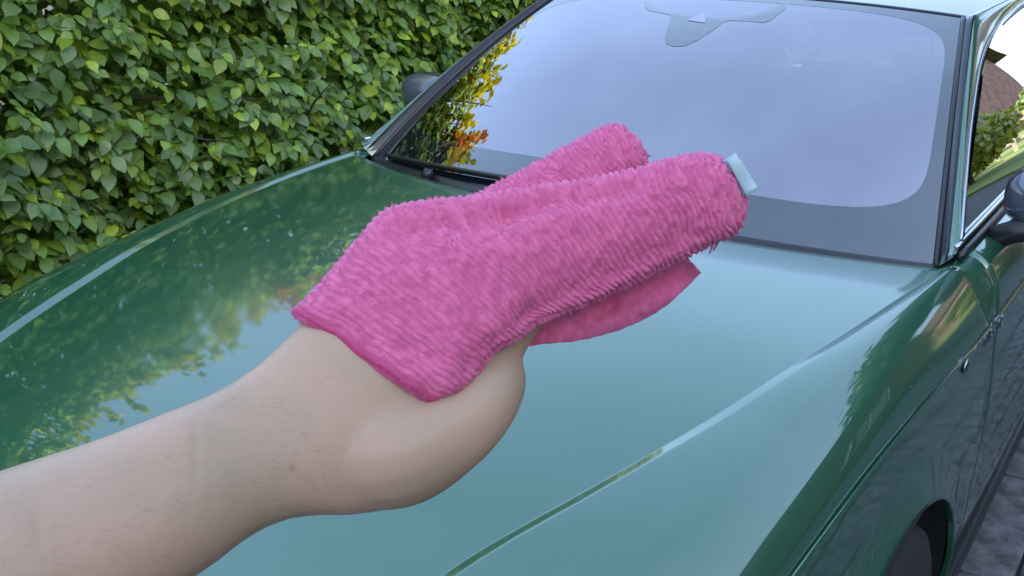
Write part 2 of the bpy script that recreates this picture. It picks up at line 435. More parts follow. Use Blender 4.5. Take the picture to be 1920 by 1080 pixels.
# inner dark shell under the gaps
A = []
for y in np.linspace(.06, 4.28, 60):
    row = []
    x, ez = side_x(np.array(y), np.array(.5)); x = float(x)-.035; ez = float(ez)
    top = .93 if y > 1.25 else float(hood_pt(np.array(y), 1.0)[2])-.12
    lowz = float(zlow(np.array([y]))[0]); xi = x if lowz < .2 else x
    for sg, X in ((-1, None),): pass
    for (px, pz) in [(-.55, .2), (-x+.0 if lowz < .2 else -x, max(lowz+.02, .2)), (-x, ez-.07), (-x+.10, top-.015), (0, top), (x-.10, top-.015), (x, ez-.07), (x, max(lowz+.02, .2)), (.55, .2)]:
        row.append((px, y, pz))
    A.append(row)
A = np.array(A); mobj('inner_shell', A.reshape(-1, 3), grid_faces(A.shape[0], A.shape[1], False), M['dark'], car, False)

# ---- windshield, frit band and roof
def base_pt(u):
    x = .738*u; y = y_rear(x)+.045+.012*np.abs(u)**3; z = 1.000-.030*np.abs(u)**2.0-.004
    return np.stack([x, y, z+0*x], -1)
def roof_pt(u):
    x = .578*u; y = 2.045+.018*np.abs(u)**2.2; z = 1.410-.026*np.abs(u)**2.2
    return np.stack([x, y+0*x, z+0*x], -1)
def ws_pt(u, v, off=0.0):
    u = np.asarray(u, float); v = np.asarray(v, float)
    b = base_pt(u); r = roof_pt(u); p = b+(r-b)*v[..., None]
    nrm = np.array([0, -.42, .90])
    p = p+nrm*(.034*4*v*(1-v)*(1-.25*u**2))[..., None]
    p = p+nrm*off
    return p
def ws_patch(name, us, vs, mt, off=0., parent=car):
    uu, vv = np.meshgrid(us, vs, indexing='ij')
    return mobj(name, ws_pt(uu, vv, off).reshape(-1, 3), grid_faces(len(us), len(vs), True), mt, parent)
ws = ws_patch('windshield', np.linspace(-1, 1, 49), np.linspace(0, 1, 33), M['windshield'])
# frit: a ring between the glass outline and a rounded inner opening, in (u, v)
def frit():
    n = 160; V = []; F = []
    def inner(k):
        a = 2*math.pi*k/n; c, s = math.cos(a), math.sin(a)
        e = 7.0; r = (abs(c)**e+abs(s)**e)**(-1/e)
        return c*r, s*r
    U0, U1, V0, V1 = -.955, .955, .125, .962
    for k in range(n):
        c, s = inner(k)
        ui, vi = (U0+U1)/2+c*(U1-U0)/2, (V0+V1)/2+s*(V1-V0)/2
        vi += .015*(1-abs(ui))*(1 if vi < .5 else 0)
        m_ = max(abs(c), abs(s)); uo, vo = c/m_*.998, .5+s/m_*.498
        for q in range(9):
            f = q/8; u, v = ui+(uo-ui)*f, vi+(vo-vi)*f
            V.append(ws_pt(np.array(u), np.array(v), .0003))
    for k in range(n):
        for q in range(8):
            a = k*9+q; b = ((k+1) % n)*9+q; F.append((a, b, b+1, a+1))
    return V, F
V, F = frit(); fo = mobj('frit_band', V, [f[::-1] for f in F], M['frit'], ws)
# camera and mirror blackout patch at the top centre of the glass (outline in photo order)
def ws_from_px(u, v):
    # intersect the view ray with the windshield surface
    best = None; a, b = 0.0, .8
    for _ in range(40):
        p = ws_pt(np.array(a), np.array(b), 00.0007)
        def pr(q): w = q-CAM; z = w@Fw; return np.array([960+FPX*(w@Rt)/z, 540-FPX*(w@Up)/z])
        r = np.array([u, v])-pr(p); e = 1e-3
        J = np.stack([(pr(ws_pt(np.array(a+e), np.array(b), 00.0007))-pr(p))/e, (pr(ws_pt(np.array(a), np.array(b+e), 00.0007))-pr(p))/e], 1)
        st = np.linalg.solve(J, r); a += np.clip(st[0], -.3, .3); b += np.clip(st[1], -.3, .3)
    return a, b
outl = [(1213, -30), (1208, 12), (1216, 20), (1258, 28), (1252, 50), (1246, 72), (1250, 82), (1262, 87), (1284, 86), (1306, 76), (1335, 58), (1358, 40), (1368, 38), (1432, 42), (1445, 38), (1462, 24), (1472, 17), (1480, -12)]
import bmesh
bm = bmesh.new(); vs = []
for (u, v) in outl:
    a, b = ws_from_px(u, v); vs.append(bm.verts.new(ws_pt(np.array(a), np.array(b), 00.0007)))
fc = bm.faces.new(vs); bmesh.ops.triangulate(bm, faces=[fc]); bmesh.ops.recalc_face_normals(bm, faces=bm.faces)
me = bpy.data.meshes.new('mirror_blackout'); bm.to_mesh(me); bm.free()
for p in me.polygons:
    if p.normal.z < 0: p.flip()
link('mirror_blackout', me, M['frit'], ws, False)
a, b = ws_from_px(1316, 32)
w0 = [ws_pt(np.array(x_), np.array(y_), .0012) for x_, y_ in [ws_from_px(1288, 38), ws_from_px(1322, 43), ws_from_px(1322, 22)]]
mobj('sensor_window', w0, [(0, 1, 2)], mat('sensor_window', (.25, .20, .33), .03, coat=1), ws, False)
# rear view mirror behind the glass
mr = ws_pt(np.array(.02), np.array(.80), -.09)
MB().box((mr[0]-.12, mr[1]-.012, mr[2]-.035), (mr[0]+.12, mr[1]+.018, mr[2]+.035)).build('rearview_mirror', M['trim'], car, bevel=.01)
# cowl and windshield base moulding
us = np.linspace(-1.02, 1.02, 61); A = []
for dy, dz in ((-.075, -.050), (-.05, -.035), (-.02, -.022), (-.002, .004), (.006, .006)):
    A.append(base_pt(us)+np.array([0, dy, dz]))
A = np.array(A); mobj('cowl', A.reshape(-1, 3), grid_faces(A.shape[0], A.shape[1], False), M['trim'], car)
# wipers
for (ua, va, ub, vb) in ((-.88, .012, -.18, .05), (-.10, -.06, .62, -.045)):
    pts = [ws_pt(np.array(ua+(ub-ua)*t), np.array(va+(vb-va)*t*.6), .018) for t in np.linspace(0, 1, 9)]
    w = MB().tube(pts, .006, 8).build('wiper', M['trim'], car, True)
    pts2 = [ws_pt(np.array(ua+(ub-ua)*t), np.array(va+(vb-va)*t*.6+.004), .008) for t in np.linspace(0, 1, 9)]
    MB().tube(pts2, .004, 6).build('blade', M['rubber'], w, True)
    pv = ws_pt(np.array(ua+(ub-ua)*.45), np.array(.0), .012)
    MB().tube([pv+np.array([0, -.015, -.01]), pv+np.array([0, -.008, .012])], [.017, .012], 12).build('wiper_pivot', M['trim'], w, True)
q0 = ws_from_px(1495, 466); q1 = ws_from_px(1568, 474)
e0 = np.array([hood_pt(np.array(1.2), 0)[0], 0, 0])
pz = [P3(1494, 472, 1), P3(1568, 478, 1)]

# roof
M['roof'] = mat('black_roof_lacquer', (.010, .013, .016), .16, 0, .22)
ysr = np.linspace(0, 1, 40); us = np.linspace(-1, 1, 41); A = []
for t in ysr:
    r = roof_pt(us); y = r[:, 1]+.012+t*1.55
    z = r[:, 2]+.002+.060*np.sin(t*math.pi*.62)-.03*t; x = r[:, 0]*(1+.02*math.sin(t*3.14))
    A.append(np.stack([x, y, z], -1))
A = np.array(A)
A = np.concatenate([A[:1]+np.array([0, -.001, -.012]), A], 0)
mobj('roof', A.reshape(-1, 3), grid_faces(A.shape[0], A.shape[1], False), M['roof'], car)
roofg = A
# pillars + cantrail: loft from glass edge / roof edge out to the window opening
Hk = np.array([(0.77, 1.3925, 1.0048), (0.7675, 1.4209, 1.0108), (0.7416, 1.528, 1.0724), (0.7203, 1.6157, 1.1232), (0.6975, 1.7093, 1.1774), (0.6738, 1.8233, 1.2337), (0.6485, 1.9571, 1.2939), (0.633, 2.0856, 1.331), (0.6194, 2.2615, 1.3632), (0.6109, 2.4522, 1.3836), (0.6035, 2.6934, 1.4013), (0.6015, 2.9934, 1.4033), (0.5975, 3.1934, 1.3853), (0.5935, 3.45, 1.3463)])
hl = np.concatenate([[0], np.cumsum(np.linalg.norm(np.diff(Hk, axis=0), axis=1))])
def Hp(s): return pchip(hl, Hk, s)
n = 90; ss = np.linspace(0, hl[-1], n)
def Gp(i):
    """inner edge: along the windshield side then along the roof side"""
    s = ss[i]; k = s/hl[8]*1.0
    L1 = np.linalg.norm(ws_pt(np.array(1.), np.array(1.))-ws_pt(np.array(1.), np.array(0.)))
    if s*1.06 < L1:
        return ws_pt(np.array(1.0), np.array(s*1.06/L1), .001)
    t = min((s*1.06-L1)/1.45, 1)
    i0 = t*(roofg.shape[0]-2)+1; a = int(min(i0, roofg.shape[0]-2)); f = i0-a
    return roofg[a, -1]*(1-f)+roofg[a+1, -1]*f
A = []
for i in range(n):
    g0 = Gp(i); h = Hp(np.array(ss[i]))
    nrm = np.array([.62, -.35 if ss[i] < .9 else -.35*max(0, 1-(ss[i]-.9)/.25), .62]); nrm /= np.linalg.norm(nrm)
    row = [g0+np.array([-.004, 0, -.010]), g0+nrm*.002]
    for t in np.linspace(0, 1, 12):
        row.append(g0+(h-g0)*t+nrm*(.004+.018*math.sin(math.pi*min(1, t**.62))*(1 if t < 1 else 0)))
    row.append(h+np.array([-.012, 0, -.004]))
    A.append(row)
A = np.array(A); M['moulding'] = mat('gloss_black_moulding', (.008, .009, .012), .15, 0, .5, noise=.2)
for sgn in (1, -1):
    B = A*[sgn, 1, 1]
    mobj('pillar', B.reshape(-1, 3), grid_faces(B.shape[0], B.shape[1], sgn < 0), M['paint'], car)
    mo = B[:, 1:5].copy(); off_ = np.array([sgn*.0012, -.0006, .0012]); mo = mo+off_
    mo = np.concatenate([mo[:, :1]-off_*6, mo, mo[:, -1:]-off_*4], 1)[:int(n*.62)]
    mobj('pillar_moulding', mo.reshape(-1, 3), grid_faces(mo.shape[0], mo.shape[1], sgn < 0), M['moulding'], car)
    # rubber strip between glass and pillar
    pts = [ws_pt(np.array(sgn*1.0), np.array(v), .003) for v in np.linspace(0.0, 1, 30)]
    MB().tube(pts, .0055, 6).build('windshield_seal', M['trim'], car, True)
    # chrome window surround: top/front run and belt run
    hp = [Hp(np.array(s))*[sgn, 1, 1]+np.array([sgn*.004, 0, 0]) for s in np.linspace(.055, hl[-1]-.01, 70)]
    MB().tube(hp, .0034, 8).build('window_trim', M['chrome'], car, True)
    hp2 = [p+np.array([-sgn*.002, .014, -.012]) for p in hp]
    MB().tube(hp2, .0062, 6).build('window_seal', M['trim'], car, True)
    bl = [np.array([sgn*(.768-.004*(y-1.3)), y, 1.014+.006*(y-1.3)]) for y in np.linspace(1.41, 3.38, 40)]
    MB().tube(bl, .0048, 8).build('belt_trim', M['chrome'], car, True)
    bl2 = [p+np.array([sgn*.008, 0, -.017]) for p in bl]
    MB().tube(bl2, .0085, 8).build('belt_seal', M['trim'], car, True)
    bl3 = [p+np.array([sgn*.011, 0.02, -.031]) for p in bl]
    MB().tube(bl3, .004, 8).build('lower_belt_trim', M['chrome'], car, True)
    # side glass, curved
    rows = []
    for s in np.linspace(.03, hl[-1]-.01, 60):
        h = Hp(np.array(s)); row = []
        for t in np.linspace(0, 1, 14):
            z = 1.010+(h[2]-1.010)*t; 
            f = (z-1.018)/.40
            xb = .762-.42*(z-1.018)+.016*math.sin(math.pi*min(1, f))
            row.append((sgn*xb, h[1]+.012, z-.004))
        rows.append(row)
    B = np.array(rows); mobj('side_window', B.reshape(-1, 3), grid_faces(B.shape[0], B.shape[1], sgn > 0), M['sideglass'], car)
# rear: hatch glass, tail and bumper, closed simply but with the real outline
ry = np.linspace(0, 1, 14); A = []
rr = roofg[-1]
for t in ry:
    e = np.stack([rr[:, 0]*(1+.25*t), rr[:, 1]+.02+.72*t, rr[:, 2]-.36*t**1.15-.01], -1); A.append(e)
A = np.array(A); mobj('rear_window', A.reshape(-1, 3), grid_faces(A.shape[0], A.shape[1], False), M['sideglass'], car)
A = []
for t in np.linspace(0, 1, 10):
    y = 4.28+.05*math.sin(t*3.14); z = 1.0-.8*t
    w = .56+.2*min(1, t*3); A.append([(w*k, y+.02*(1-abs(k)**3), z) for k in np.linspace(-1, 1, 21)])
A = np.array(A); mobj('tailgate', A.reshape(-1, 3), grid_faces(A.shape[0], A.shape[1], False), M['paint'], car)
for sgn in (1, -1): MB().box((min(sgn*.45, sgn*.72), 4.30, .74), (max(sgn*.45, sgn*.72), 4.36, .88)).build('tail_light', mat('tail_lens', (.35, .01, .01), .1, coat=1), car, bevel=.02)
# quarter panels between side glass and rear window
for sgn in (1, -1):
    e = A[0]; top = roofg[-1][-1 if sgn > 0 else 0]
    MB().add([(sgn*.615, 3.40, 1.35), (sgn*.60, 3.60, 1.37), (sgn*.70, 4.28, 1.00), (sgn*.78, 3.40, 1.03), (sgn*.56, 3.40, 1.33), (sgn*.56, 3.6, 1.33), (sgn*.62, 4.28, .98), (sgn*.70, 3.4, 1.0)],
             [(0, 1, 2, 3), (7, 6, 5, 4), (0, 4, 5, 1), (1, 5, 6, 2), (2, 6, 7, 3), (3, 7, 4, 0)]).build('rear_pillar', M['paint'], car, bevel=.015)
# nose: bumper, grille, headlights, plate
A = []
for t in np.linspace(0, 1, 18):
    z = .775-.60*t; bul = .10*math.sin(min(1, t*1.5)*math.pi/2)
    w = .66+.10*math.sin(min(1, t*1.6)*1.57); A.append([(w*k, .022-bul*(1-.95*abs(k)**2.6)-.02*t, z-.14*abs(k)**2.2*(1-t)) for k in np.linspace(-1, 1, 41)])
A = np.array(A); mobj('front_bumper', A.reshape(-1, 3), grid_faces(A.shape[0], A.shape[1], True), M['paint'], car)
gr = MB().box((-.36, -.115, .48), (.36, -.05, .66)).build('grille', M['dark'], car, bevel=.015)
for k in range(5): MB().box((-.35, -.125, .495+k*.034), (.35, -.112, .505+k*.034)).build('grille_bar', M['chrome'], gr)
for sgn in (1, -1): MB().box((min(sgn*.44, sgn*.70), -.075 if 1 else 0, .60), (max(sgn*.44, sgn*.70), .04, .70)).build('headlight', M['lamp'], car, bevel=.03)
MB().box((-.26, -.135, .33), (.26, -.12, .44)).build('number_plate', M['plate'], car, bevel=.003)
# wheels
def wheel(x, y, sgn):
    tx = sgn*(x-.225)
    e = empty('wheel', (sgn*(x-.11), y, WZ)); e.parent = car
    prof = [(.110, .215), (.112, .235), (.108, .285), (.095, .312), (.07, .323), (0, .326), (-.07, .323), (-.095, .312), (-.108, .285), (-.112, .235), (-.110, .215)]
    n = 64; V = []
    for k in range(n):
        a = 2*math.pi*k/n
        for dx, r in prof: V.append((dx, r*math.cos(a), r*math.sin(a)))
    Fc = grid_faces(n, len(prof)); Fc = np.vstack([Fc, np.array([[(n-1)*len(prof)+j, (n-1)*len(prof)+j+1, j+1, j] for j in range(len(prof)-1)])])
    mobj('tyre', V, Fc, M['rubber'], e)
    prof = [(.085, .0), (.085, .0), (.085, .0)]
    rp = [(.108, .222), (.100, .222), (.096, .212), (.06, .200), (-.10, .198), (-.11, .215)]
    V = []
    for k in range(n):
        a = 2*math.pi*k/n
        for dx, r in rp: V.append((sgn*dx, r*math.cos(a), r*math.sin(a)))
    Fc = grid_faces(n, len(rp)); Fc = np.vstack([Fc, np.array([[(n-1)*len(rp)+j, (n-1)*len(rp)+j+1, j+1, j] for j in range(len(rp)-1)])])
    rim = mobj('rim', V, Fc, M['alloy'], e)
    for k in range(10):
        a = 2*math.pi*k/10; ca, sa = math.cos(a), math.sin(a)
        q = MB(); pts = []
        def R(dx, r, w): return (sgn*dx, r*ca-w*sa, r*sa+w*ca)
        Vv = [R(.088, .035, -.018), R(.088, .035, .018), R(.100, .212, .014), R(.100, .212, -.014), R(.055, .035, -.02), R(.055, .035, .02), R(.07, .205, .018), R(.07, .205, -.018)]
        q.add(Vv, [(0, 1, 2, 3), (7, 6, 5, 4), (0, 4, 5, 1), (1, 5, 6, 2), (2, 6, 7, 3), (3, 7, 4, 0)]).build('spoke', M['alloy'], rim, bevel=.004)
    MB().tube([(sgn*.05, 0, 0), (sgn*.094, 0, 0), (sgn*.098, 0, 0)], [.045, .042, .03], 24).build('hub_cap', M['alloy'], rim, True)
    MB().tube([(sgn*.0, 0, 0), (sgn*.03, 0, 0)], [.15, .15], 40).build('brake_disc', M['chrome'], e, True)
for sgn in (1, -1):
    for y in (WY, RY): 
        wheel(.868, y, sgn)
        # liner
        n = 30; V = []
        for k in range(n):
            a = math.pi*(-.08+1.16*k/(n-1))
            for xx in (sgn*.872, sgn*.60): V.append((xx-sgn*.006, y+(WR+.004)*math.cos(a), WZ+(WR+.004)*math.sin(a)))
        mobj('wheel_arch_liner', V, grid_faces(n, 2), M['dark'], car)
        MB().box((min(sgn*.59, sgn*.6), y-.38, .15), (max(sgn*.59, sgn*.6), y+.38, .72)).build('wheel_well', M['dark'], car)
    MB().box((min(sgn*.80, sgn*.855), WY+.40, .13), (max(sgn*.80, sgn*.855), RY-.40, .20)).build('rocker', M['trim'], car, bevel=.01)
MB().box((-.75, .1, .15), (.75, 4.25, .19)).build('floor_pan', M['dark'], car)
# fender badge: a round emblem followed by raised lettering along the shut line
def side_frame(y, z):
    x, _ = side_x(np.array(y), np.array(z)); return float(x)
def on_side(u, v):
    # where the view ray meets the body side
    d = P3(u, v, 1.)-CAM; lo = None; t = 1.0
    for _ in range(60):
        p = CAM+t*d; x = side_frame(p[1], p[2]); t += (x-p[0])/d[0]*.5
    return CAM+t*d
badge = empty('fender_badge', (0, 0, 0)); badge.parent = car
def badge_at(y, z): return np.array([side_frame(y, z)+.0015, y, z])
em = badge_at(1.25, .850)
MB().tube([em, em+np.array([.0035, 0, 0])], [.014, .013], 28).build('emblem_ring', M['chrome'], badge, True)
MB().tube([em+np.array([.003, 0, 0]), em+np.array([.0045, 0, 0])], [.010, .0095], 24).build('emblem_centre', M['trim'], badge, True)
yy = 1.335
for k, w in enumerate([.020, .017, .008, .019, .019, .018, .018]):
    q = badge_at(yy+w/2, .851+.0002*k); h = .012
    m = MB(); t0 = .0026
    lo = lambda a, b, c, d: m.box((q[0]-.002, q[1]+a, q[2]+b), (q[0]+t0, q[1]+c, q[2]+d))
    if k in (0, 3): lo(-w/2, -h, -w/2+.004, h); lo(-w/2+.004, h-.004, w/2, h); lo(-w/2+.004, -.002, w/2-.003, .002)
    elif k in (1, 5): lo(-w/2, -h, -w/2+.004, h); lo(w/2-.004, -h, w/2, h); lo(-w/2+.004, h-.004, w/2-.004, h); lo(-w/2+.004, -h, w/2-.004, -h+.004)
    elif k == 2: lo(-.002, -h, .002, h)
    else: lo(-w/2, -h, -w/2+.004, h); lo(-w/2+.004, -h, w/2, -h+.004); lo(-w/2+.004, -.002, w/2-.003, .002); lo(-w/2+.004, h-.004, w/2, h)
    m.build('badge_letter', M['chrome'], badge)
    yy += w+.012

# door mirrors
def door_mirror(sgn):
    e = empty('door_mirror', (-.918, 1.83, 1.075) if sgn < 0 else (.895, 1.64, 1.075)); e.parent = car; e.scale = (.86, .86, .86) if False else (1, 1, 1)
    def shell(a0, a1, name, mt, grow=0.0):
        V = []; nu, nv = 30, 15
        for i in range(nu):
            a = 2*math.pi*i/nu
            for j in range(nv):
                b = a0+(a1-a0)*j/(nv-1)
                cx, cz = math.cos(a), math.sin(a); k = (abs(cx)**3+abs(cz)**3)**(-1/3)
                V.append((sgn*(.098+grow)*cx*k*math.sin(b), -(.080+grow)*math.cos(b)+.03, (.062+grow)*cz*k*math.sin(b)))
        F = [(i*nv+j, ((i+1) % nu)*nv+j, ((i+1) % nu)*nv+j+1, i*nv+j+1) for i in range(nu) for j in range(nv-1)]
        return MB().add(V, F).build(name, mt, e, True)
    shell(.02, 1.45, 'mirror_cap', M['cap'])
    shell(1.42, 1.72, 'mirror_housing', M['trim'], .003)
    n = 32; V = [(0, .030, 0)]
    for i in range(n):
        a = 2*math.pi*i/n; cx, cz = math.cos(a), math.sin(a); k = (abs(cx)**3+abs(cz)**3)**(-1/3)
        V.append((sgn*.090*cx*k, .032, .055*cz*k))
    MB().add(V, [(0, 1+i, 1+(i+1) % n) for i in range(n)]).build('mirror_glass', M['mirrorglass'], e)
    MB().tube([(-sgn*.155, .03, -.135), (-sgn*.12, .015, -.105), (-sgn*.07, .005, -.075), (-sgn*.03, .0, -.05)], [.034, .026, .024, .032], 14).build('mirror_stalk', M['trim'], e, True)
door_mirror(1); door_mirror(-1)

# cabin seen through the glass
us = np.linspace(-1, 1, 25); A = []
for t, dz in zip(np.linspace(0, 1, 10), [0, .0, .004, .008, .012, .016, .018, .012, -.02, -.12]):
    b = ws_pt(us*.93, np.full(25, .01)); b = b+np.array([0, .03+.50*t, -.035+dz]); b[:, 2] = b[:, 2]*.5+(.955+dz)*.5; A.append(b)
A = np.array(A); mobj('dashboard', A.reshape(-1, 3), grid_faces(10, 25, False), M['dash'], car)
sw = empty('steering_wheel', (.36, 1.93, .93)); sw.parent = car; sw.rotation_euler = (math.radians(-25), 0, 0)
MB().tube([(.18*math.cos(a), 0, .18*math.sin(a)) for a in np.linspace(0, 2*math.pi, 41)], .015, 10, False).build('wheel_rim', M['seat'], sw, True)
MB().box((-.17, -.01, -.02), (.17, .02, .025)).box((-.02, -.012, -.17), (.02, .018, 0)).build('wheel_spoke', M['trim'], sw, bevel=.006)
for sx in (.36, -.36):
    st = empty('seat', (sx, 2.35, .35)); st.parent = car
    MB().box((-.25, -.25, -.10), (.25, .25, .10)).build('cushion', M['seat'], st, True, bevel=.06)
    MB().box((-.24, -.06, .05), (.24, .06, .68), Matrix.Translation((0, .25, 0)) @ Matrix.Rotation(math.radians(-16), 4, 'X')).build('backrest', M['seat'], st, True, bevel=.05)
    MB().box((-.13, -.045, .72), (.13, .045, .90), Matrix.Translation((0, .25, 0)) @ Matrix.Rotation(math.radians(-16), 4, 'X')).build('headrest', M['seat'], st, True, bevel=.04)
MB().box((-.62, 3.05, .35), (.62, 3.2, .98)).build('rear_seat', M['seat'], car, bevel=.05)
for sgn in (1, -1):
    MB().box((min(sgn*.70, sgn*.76), 1.5, .40), (max(sgn*.70, sgn*.76), 3.4, .985)).build('door_card', M['dash'], car)
    MB().tube([(sgn*.715, 2.60, .98), (sgn*.575, 2.62, 1.345)], .028, 8).build('centre_pillar', M['trim'], car)

# ------------------------------------------------------------------ hedge
def leaf_mat():
    m = bpy.data.materials.new('hedge_leaf'); m.use_nodes = True; t = m.node_tree; N = t.nodes; L = t.links
    b = N['Principled BSDF']; out = N['Material Output']
    at = N.new('ShaderNodeAttribute'); at.attribute_name = 'leaf_tint'
    oi = N.new('ShaderNodeObjectInfo')
    tc = N.new('ShaderNodeTexCoord'); n = N.new('ShaderNodeTexNoise'); n.inputs['Scale'].default_value = 60; L.new(tc.outputs['Object'], n.inputs['Vector'])
    hs = N.new('ShaderNodeHueSaturation'); L.new(at.outputs['Color'], hs.inputs['Color'])
    mr = N.new('ShaderNodeMapRange'); mr.inputs['To Min'].default_value = .75; mr.inputs['To Max'].default_value = 1.25; L.new(n.outputs['Fac'], mr.inputs['Value']); L.new(mr.outputs[0], hs.inputs['Value'])
    L.new(hs.outputs[0], b.inputs['Base Color']); b.inputs['Roughness'].default_value = .36; b.inputs['Specular IOR Level'].default_value = .6
    tr = N.new('ShaderNodeBsdfTranslucent'); mx = N.new('ShaderNodeMixShader'); mx.inputs[0].default_value = .38
    g = N.new('ShaderNodeMix'); g.data_type = 'RGBA'; g.blend_type = 'MULTIPLY'; g.inputs['Factor'].default_value = 1; g.inputs['B'].default_value = (1.9, 1.6, .5, 1)
    L.new(hs.outputs[0], g.inputs['A']); L.new(g.outputs['Result'], tr.inputs[0])
    L.new(b.outputs[0], mx.inputs[1]); L.new(tr.outputs[0], mx.inputs[2]); L.new(mx.outputs[0], out.inputs[0])
    return m
M['leaf'] = leaf_mat()
M['twig'] = mat('twig_bark', (.06, .042, .028), .9, noise=.4, nscale=30)
# unit leaf: length 1 along +x from the stalk, width along y, normal +z; folded at the midrib, tip bent down
def leaf_geo():
    prof = [(0.0, 0.0), (.10, .17), (.28, .31), (.50, .34), (.72, .25), (.88, .12), (1.0, 0.0)]
    mid = [(x, 0.0, .0+.05*math.sin(x*3.1)-.14*x*x) for x, _ in prof]
    V = list(mid); F = []
    for sg in (1, -1):
        b = len(V)
        for x, w in prof[1:-1]: V.append((x-.02, sg*w, .13*w+.05*math.sin(x*3.1)-.14*x*x-.02*math.sin(x*20)))
        for i in range(len(prof)-1):
            a0, a1 = i, i+1; e0 = None if i == 0 else b+i-1; e1 = None if i == len(prof)-2 else b+i
            f = [a0, a1] + ([e1] if e1 is not None else []) + ([e0] if e0 is not None else [])
            F.append(f if sg > 0 else f[::-1])
    return np.array(V), F
LV, LF = leaf_geo()
LT = []
for f in LF:
    for k in range(1, len(f)-1): LT.append((f[0], f[k], f[k+1]))
LT = np.array(LT)
# lighter leaf for leaves deep in the mass
LV2 = np.array([(0, 0, 0), (.30, .32, .05), (.70, .27, -.02), (1, 0, -.14), (.70, -.27, -.02), (.30, -.32, .05), (.5, 0, -.03)])
LT2 = np.array([(0, 6, 1), (1, 6, 2), (2, 6, 3), (3, 6, 4), (4, 6, 5), (5, 6, 0)])
def frames(nrm, tipdir):
    nrm = nrm/np.linalg.norm(nrm, axis=1, keepdims=True)
    t = tipdir-nrm*np.sum(nrm*tipdir, 1, keepdims=True); t /= np.linalg.norm(t, axis=1, keepdims=True)
    return t, np.cross(nrm, t), nrm
def leaves_mesh(name, P, T, B, Nn, size, col, LVx, LTx):
    n = len(P); k = len(LVx)
    V = P[:, None]+size[:, None, None]*(LVx[None, :, 0, None]*T[:, None]+LVx[None, :, 1, None]*B[:, None]+LVx[None, :, 2, None]*Nn[:, None])
    F = (np.arange(n)[:, None, None]*k+LTx[None]).reshape(-1, 3)
    me = new_mesh_tri(name, V.reshape(-1, 3), F)
    a = me.color_attributes.new('leaf_tint', 'FLOAT_COLOR', 'POINT')
    c = np.ones((n, k, 4), np.float32); c[:, :, :3] = col[:, None]
    a.data.foreach_set('color', c.ravel())
    me.materials.append(M['leaf'])
    return me
def new_mesh_tri(name, V, F):
    m = bpy.data.meshes.new(name); n, k = F.shape
    m.vertices.add(len(V)); m.vertices.foreach_set('co', V.astype(np.float32).ravel())
    m.loops.add(n*k); m.loops.foreach_set('vertex_index', F.astype(np.int32).ravel())
    m.polygons.add(n); m.polygons.foreach_set('loop_start', np.arange(0, n*k, k, dtype=np.int32)); m.update(calc_edges=True)
    return m
HX, HY0, HY1, HZ, HT = -1.38, -2.6, 10.0, 1.74, .70     # hedge face, ends, height, thickness
PAL = np.array([(.105, .205, .060), (.130, .250, .065), (.085, .170, .070), (.18, .31, .060), (.130, .225, .100), (.29, .42, .055)])
def leaf_colors(n, r, young=.10):
    k = r.choice(6, n, p=[.26, .25, .14, .17, .10, .08]); c = PAL[k]*r.uniform(.8, 1.25, (n, 1))*np.array([1.34, 1.22, 1.05])
    y = r.random(n) < young; c[y] = np.array([.26, .38, .045])*r.uniform(.7, 1.15, (y.sum(), 1))
    return c
def hedge_front(y, z):
    p = np.stack([y*1.9, z*4.6, 0*y], -1)
    return HX+.13*(fbm(p, 3, 3)-.5)*2+.05*(vnoise(p*4, 9)-.5)
hedge = tag(empty('hedge', (HX-.4, 2.5, -.04)), 'tall dense green beech hedge with broad pointed leaves behind the car', 'hedge')
hedge_loc = np.array([HX-.4, 2.5, -.04])
def in_view(P):
    w = P-CAM; z = w@Fw; u = 960+FPX*(w@Rt)/z; v = 540-FPX*(w@Up)/z
    return u, v, z
# near, visible skin of leaves in sprays: leaves sit left and right of short twigs that point out and down
def sprays(nsp, yr, zr, depth, r, size=.060):
    ys = r.uniform(*yr, nsp); zs = r.uniform(*zr, nsp)
    xs = hedge_front(ys, zs)-r.random(nsp)**1.5*depth
    P0 = np.stack([xs, ys, zs], 1)
    d = np.stack([r.uniform(.25, .9, nsp), r.normal(0, .7, nsp), r.uniform(-.9, .25, nsp)], 1); d /= np.linalg.norm(d, axis=1, keepdims=True)
    P = []; T = []; Nn = []; Sz = []
    for k in range(5):
        side = np.cross(d, np.array([0, 0, 1.0])); side /= np.linalg.norm(side, axis=1, keepdims=True)
        sg = 1 if k % 2 else -1
        if k == 4: sg = 0
        t = d*(.75 if sg else 1)+side*sg*.85+np.array([0, 0, -.45])+r.normal(0, .18, (nsp, 3))
        nn = np.array([.66, 0, .95])+r.normal(0, .33, (nsp, 3))+side*sg*.12
        P.append(P0+d*(.020*k-.03)[..., None] if False else P0+d*(.020*k-.03)); T.append(t); Nn.append(nn); Sz.append(size*r.uniform(.6, 1.25, nsp)*(.85+.05*k))
    P = np.concatenate(P); T, B, Nf = frames(np.concatenate(Nn), np.concatenate(T)); return P, T, B, Nf, np.concatenate(Sz)
r1 = np.random.default_rng(11)
Pv, Tv, Bv, Nv, Sv = sprays(15500, (HY0, HY1), (.03, HZ), .15, r1, .053)
cv = leaf_colors(len(Pv), r1)
u, v, zz = in_view(Pv); vis = (u > -30) & (u < 1000) & (v > -30) & (v < 600) & (zz > 0)
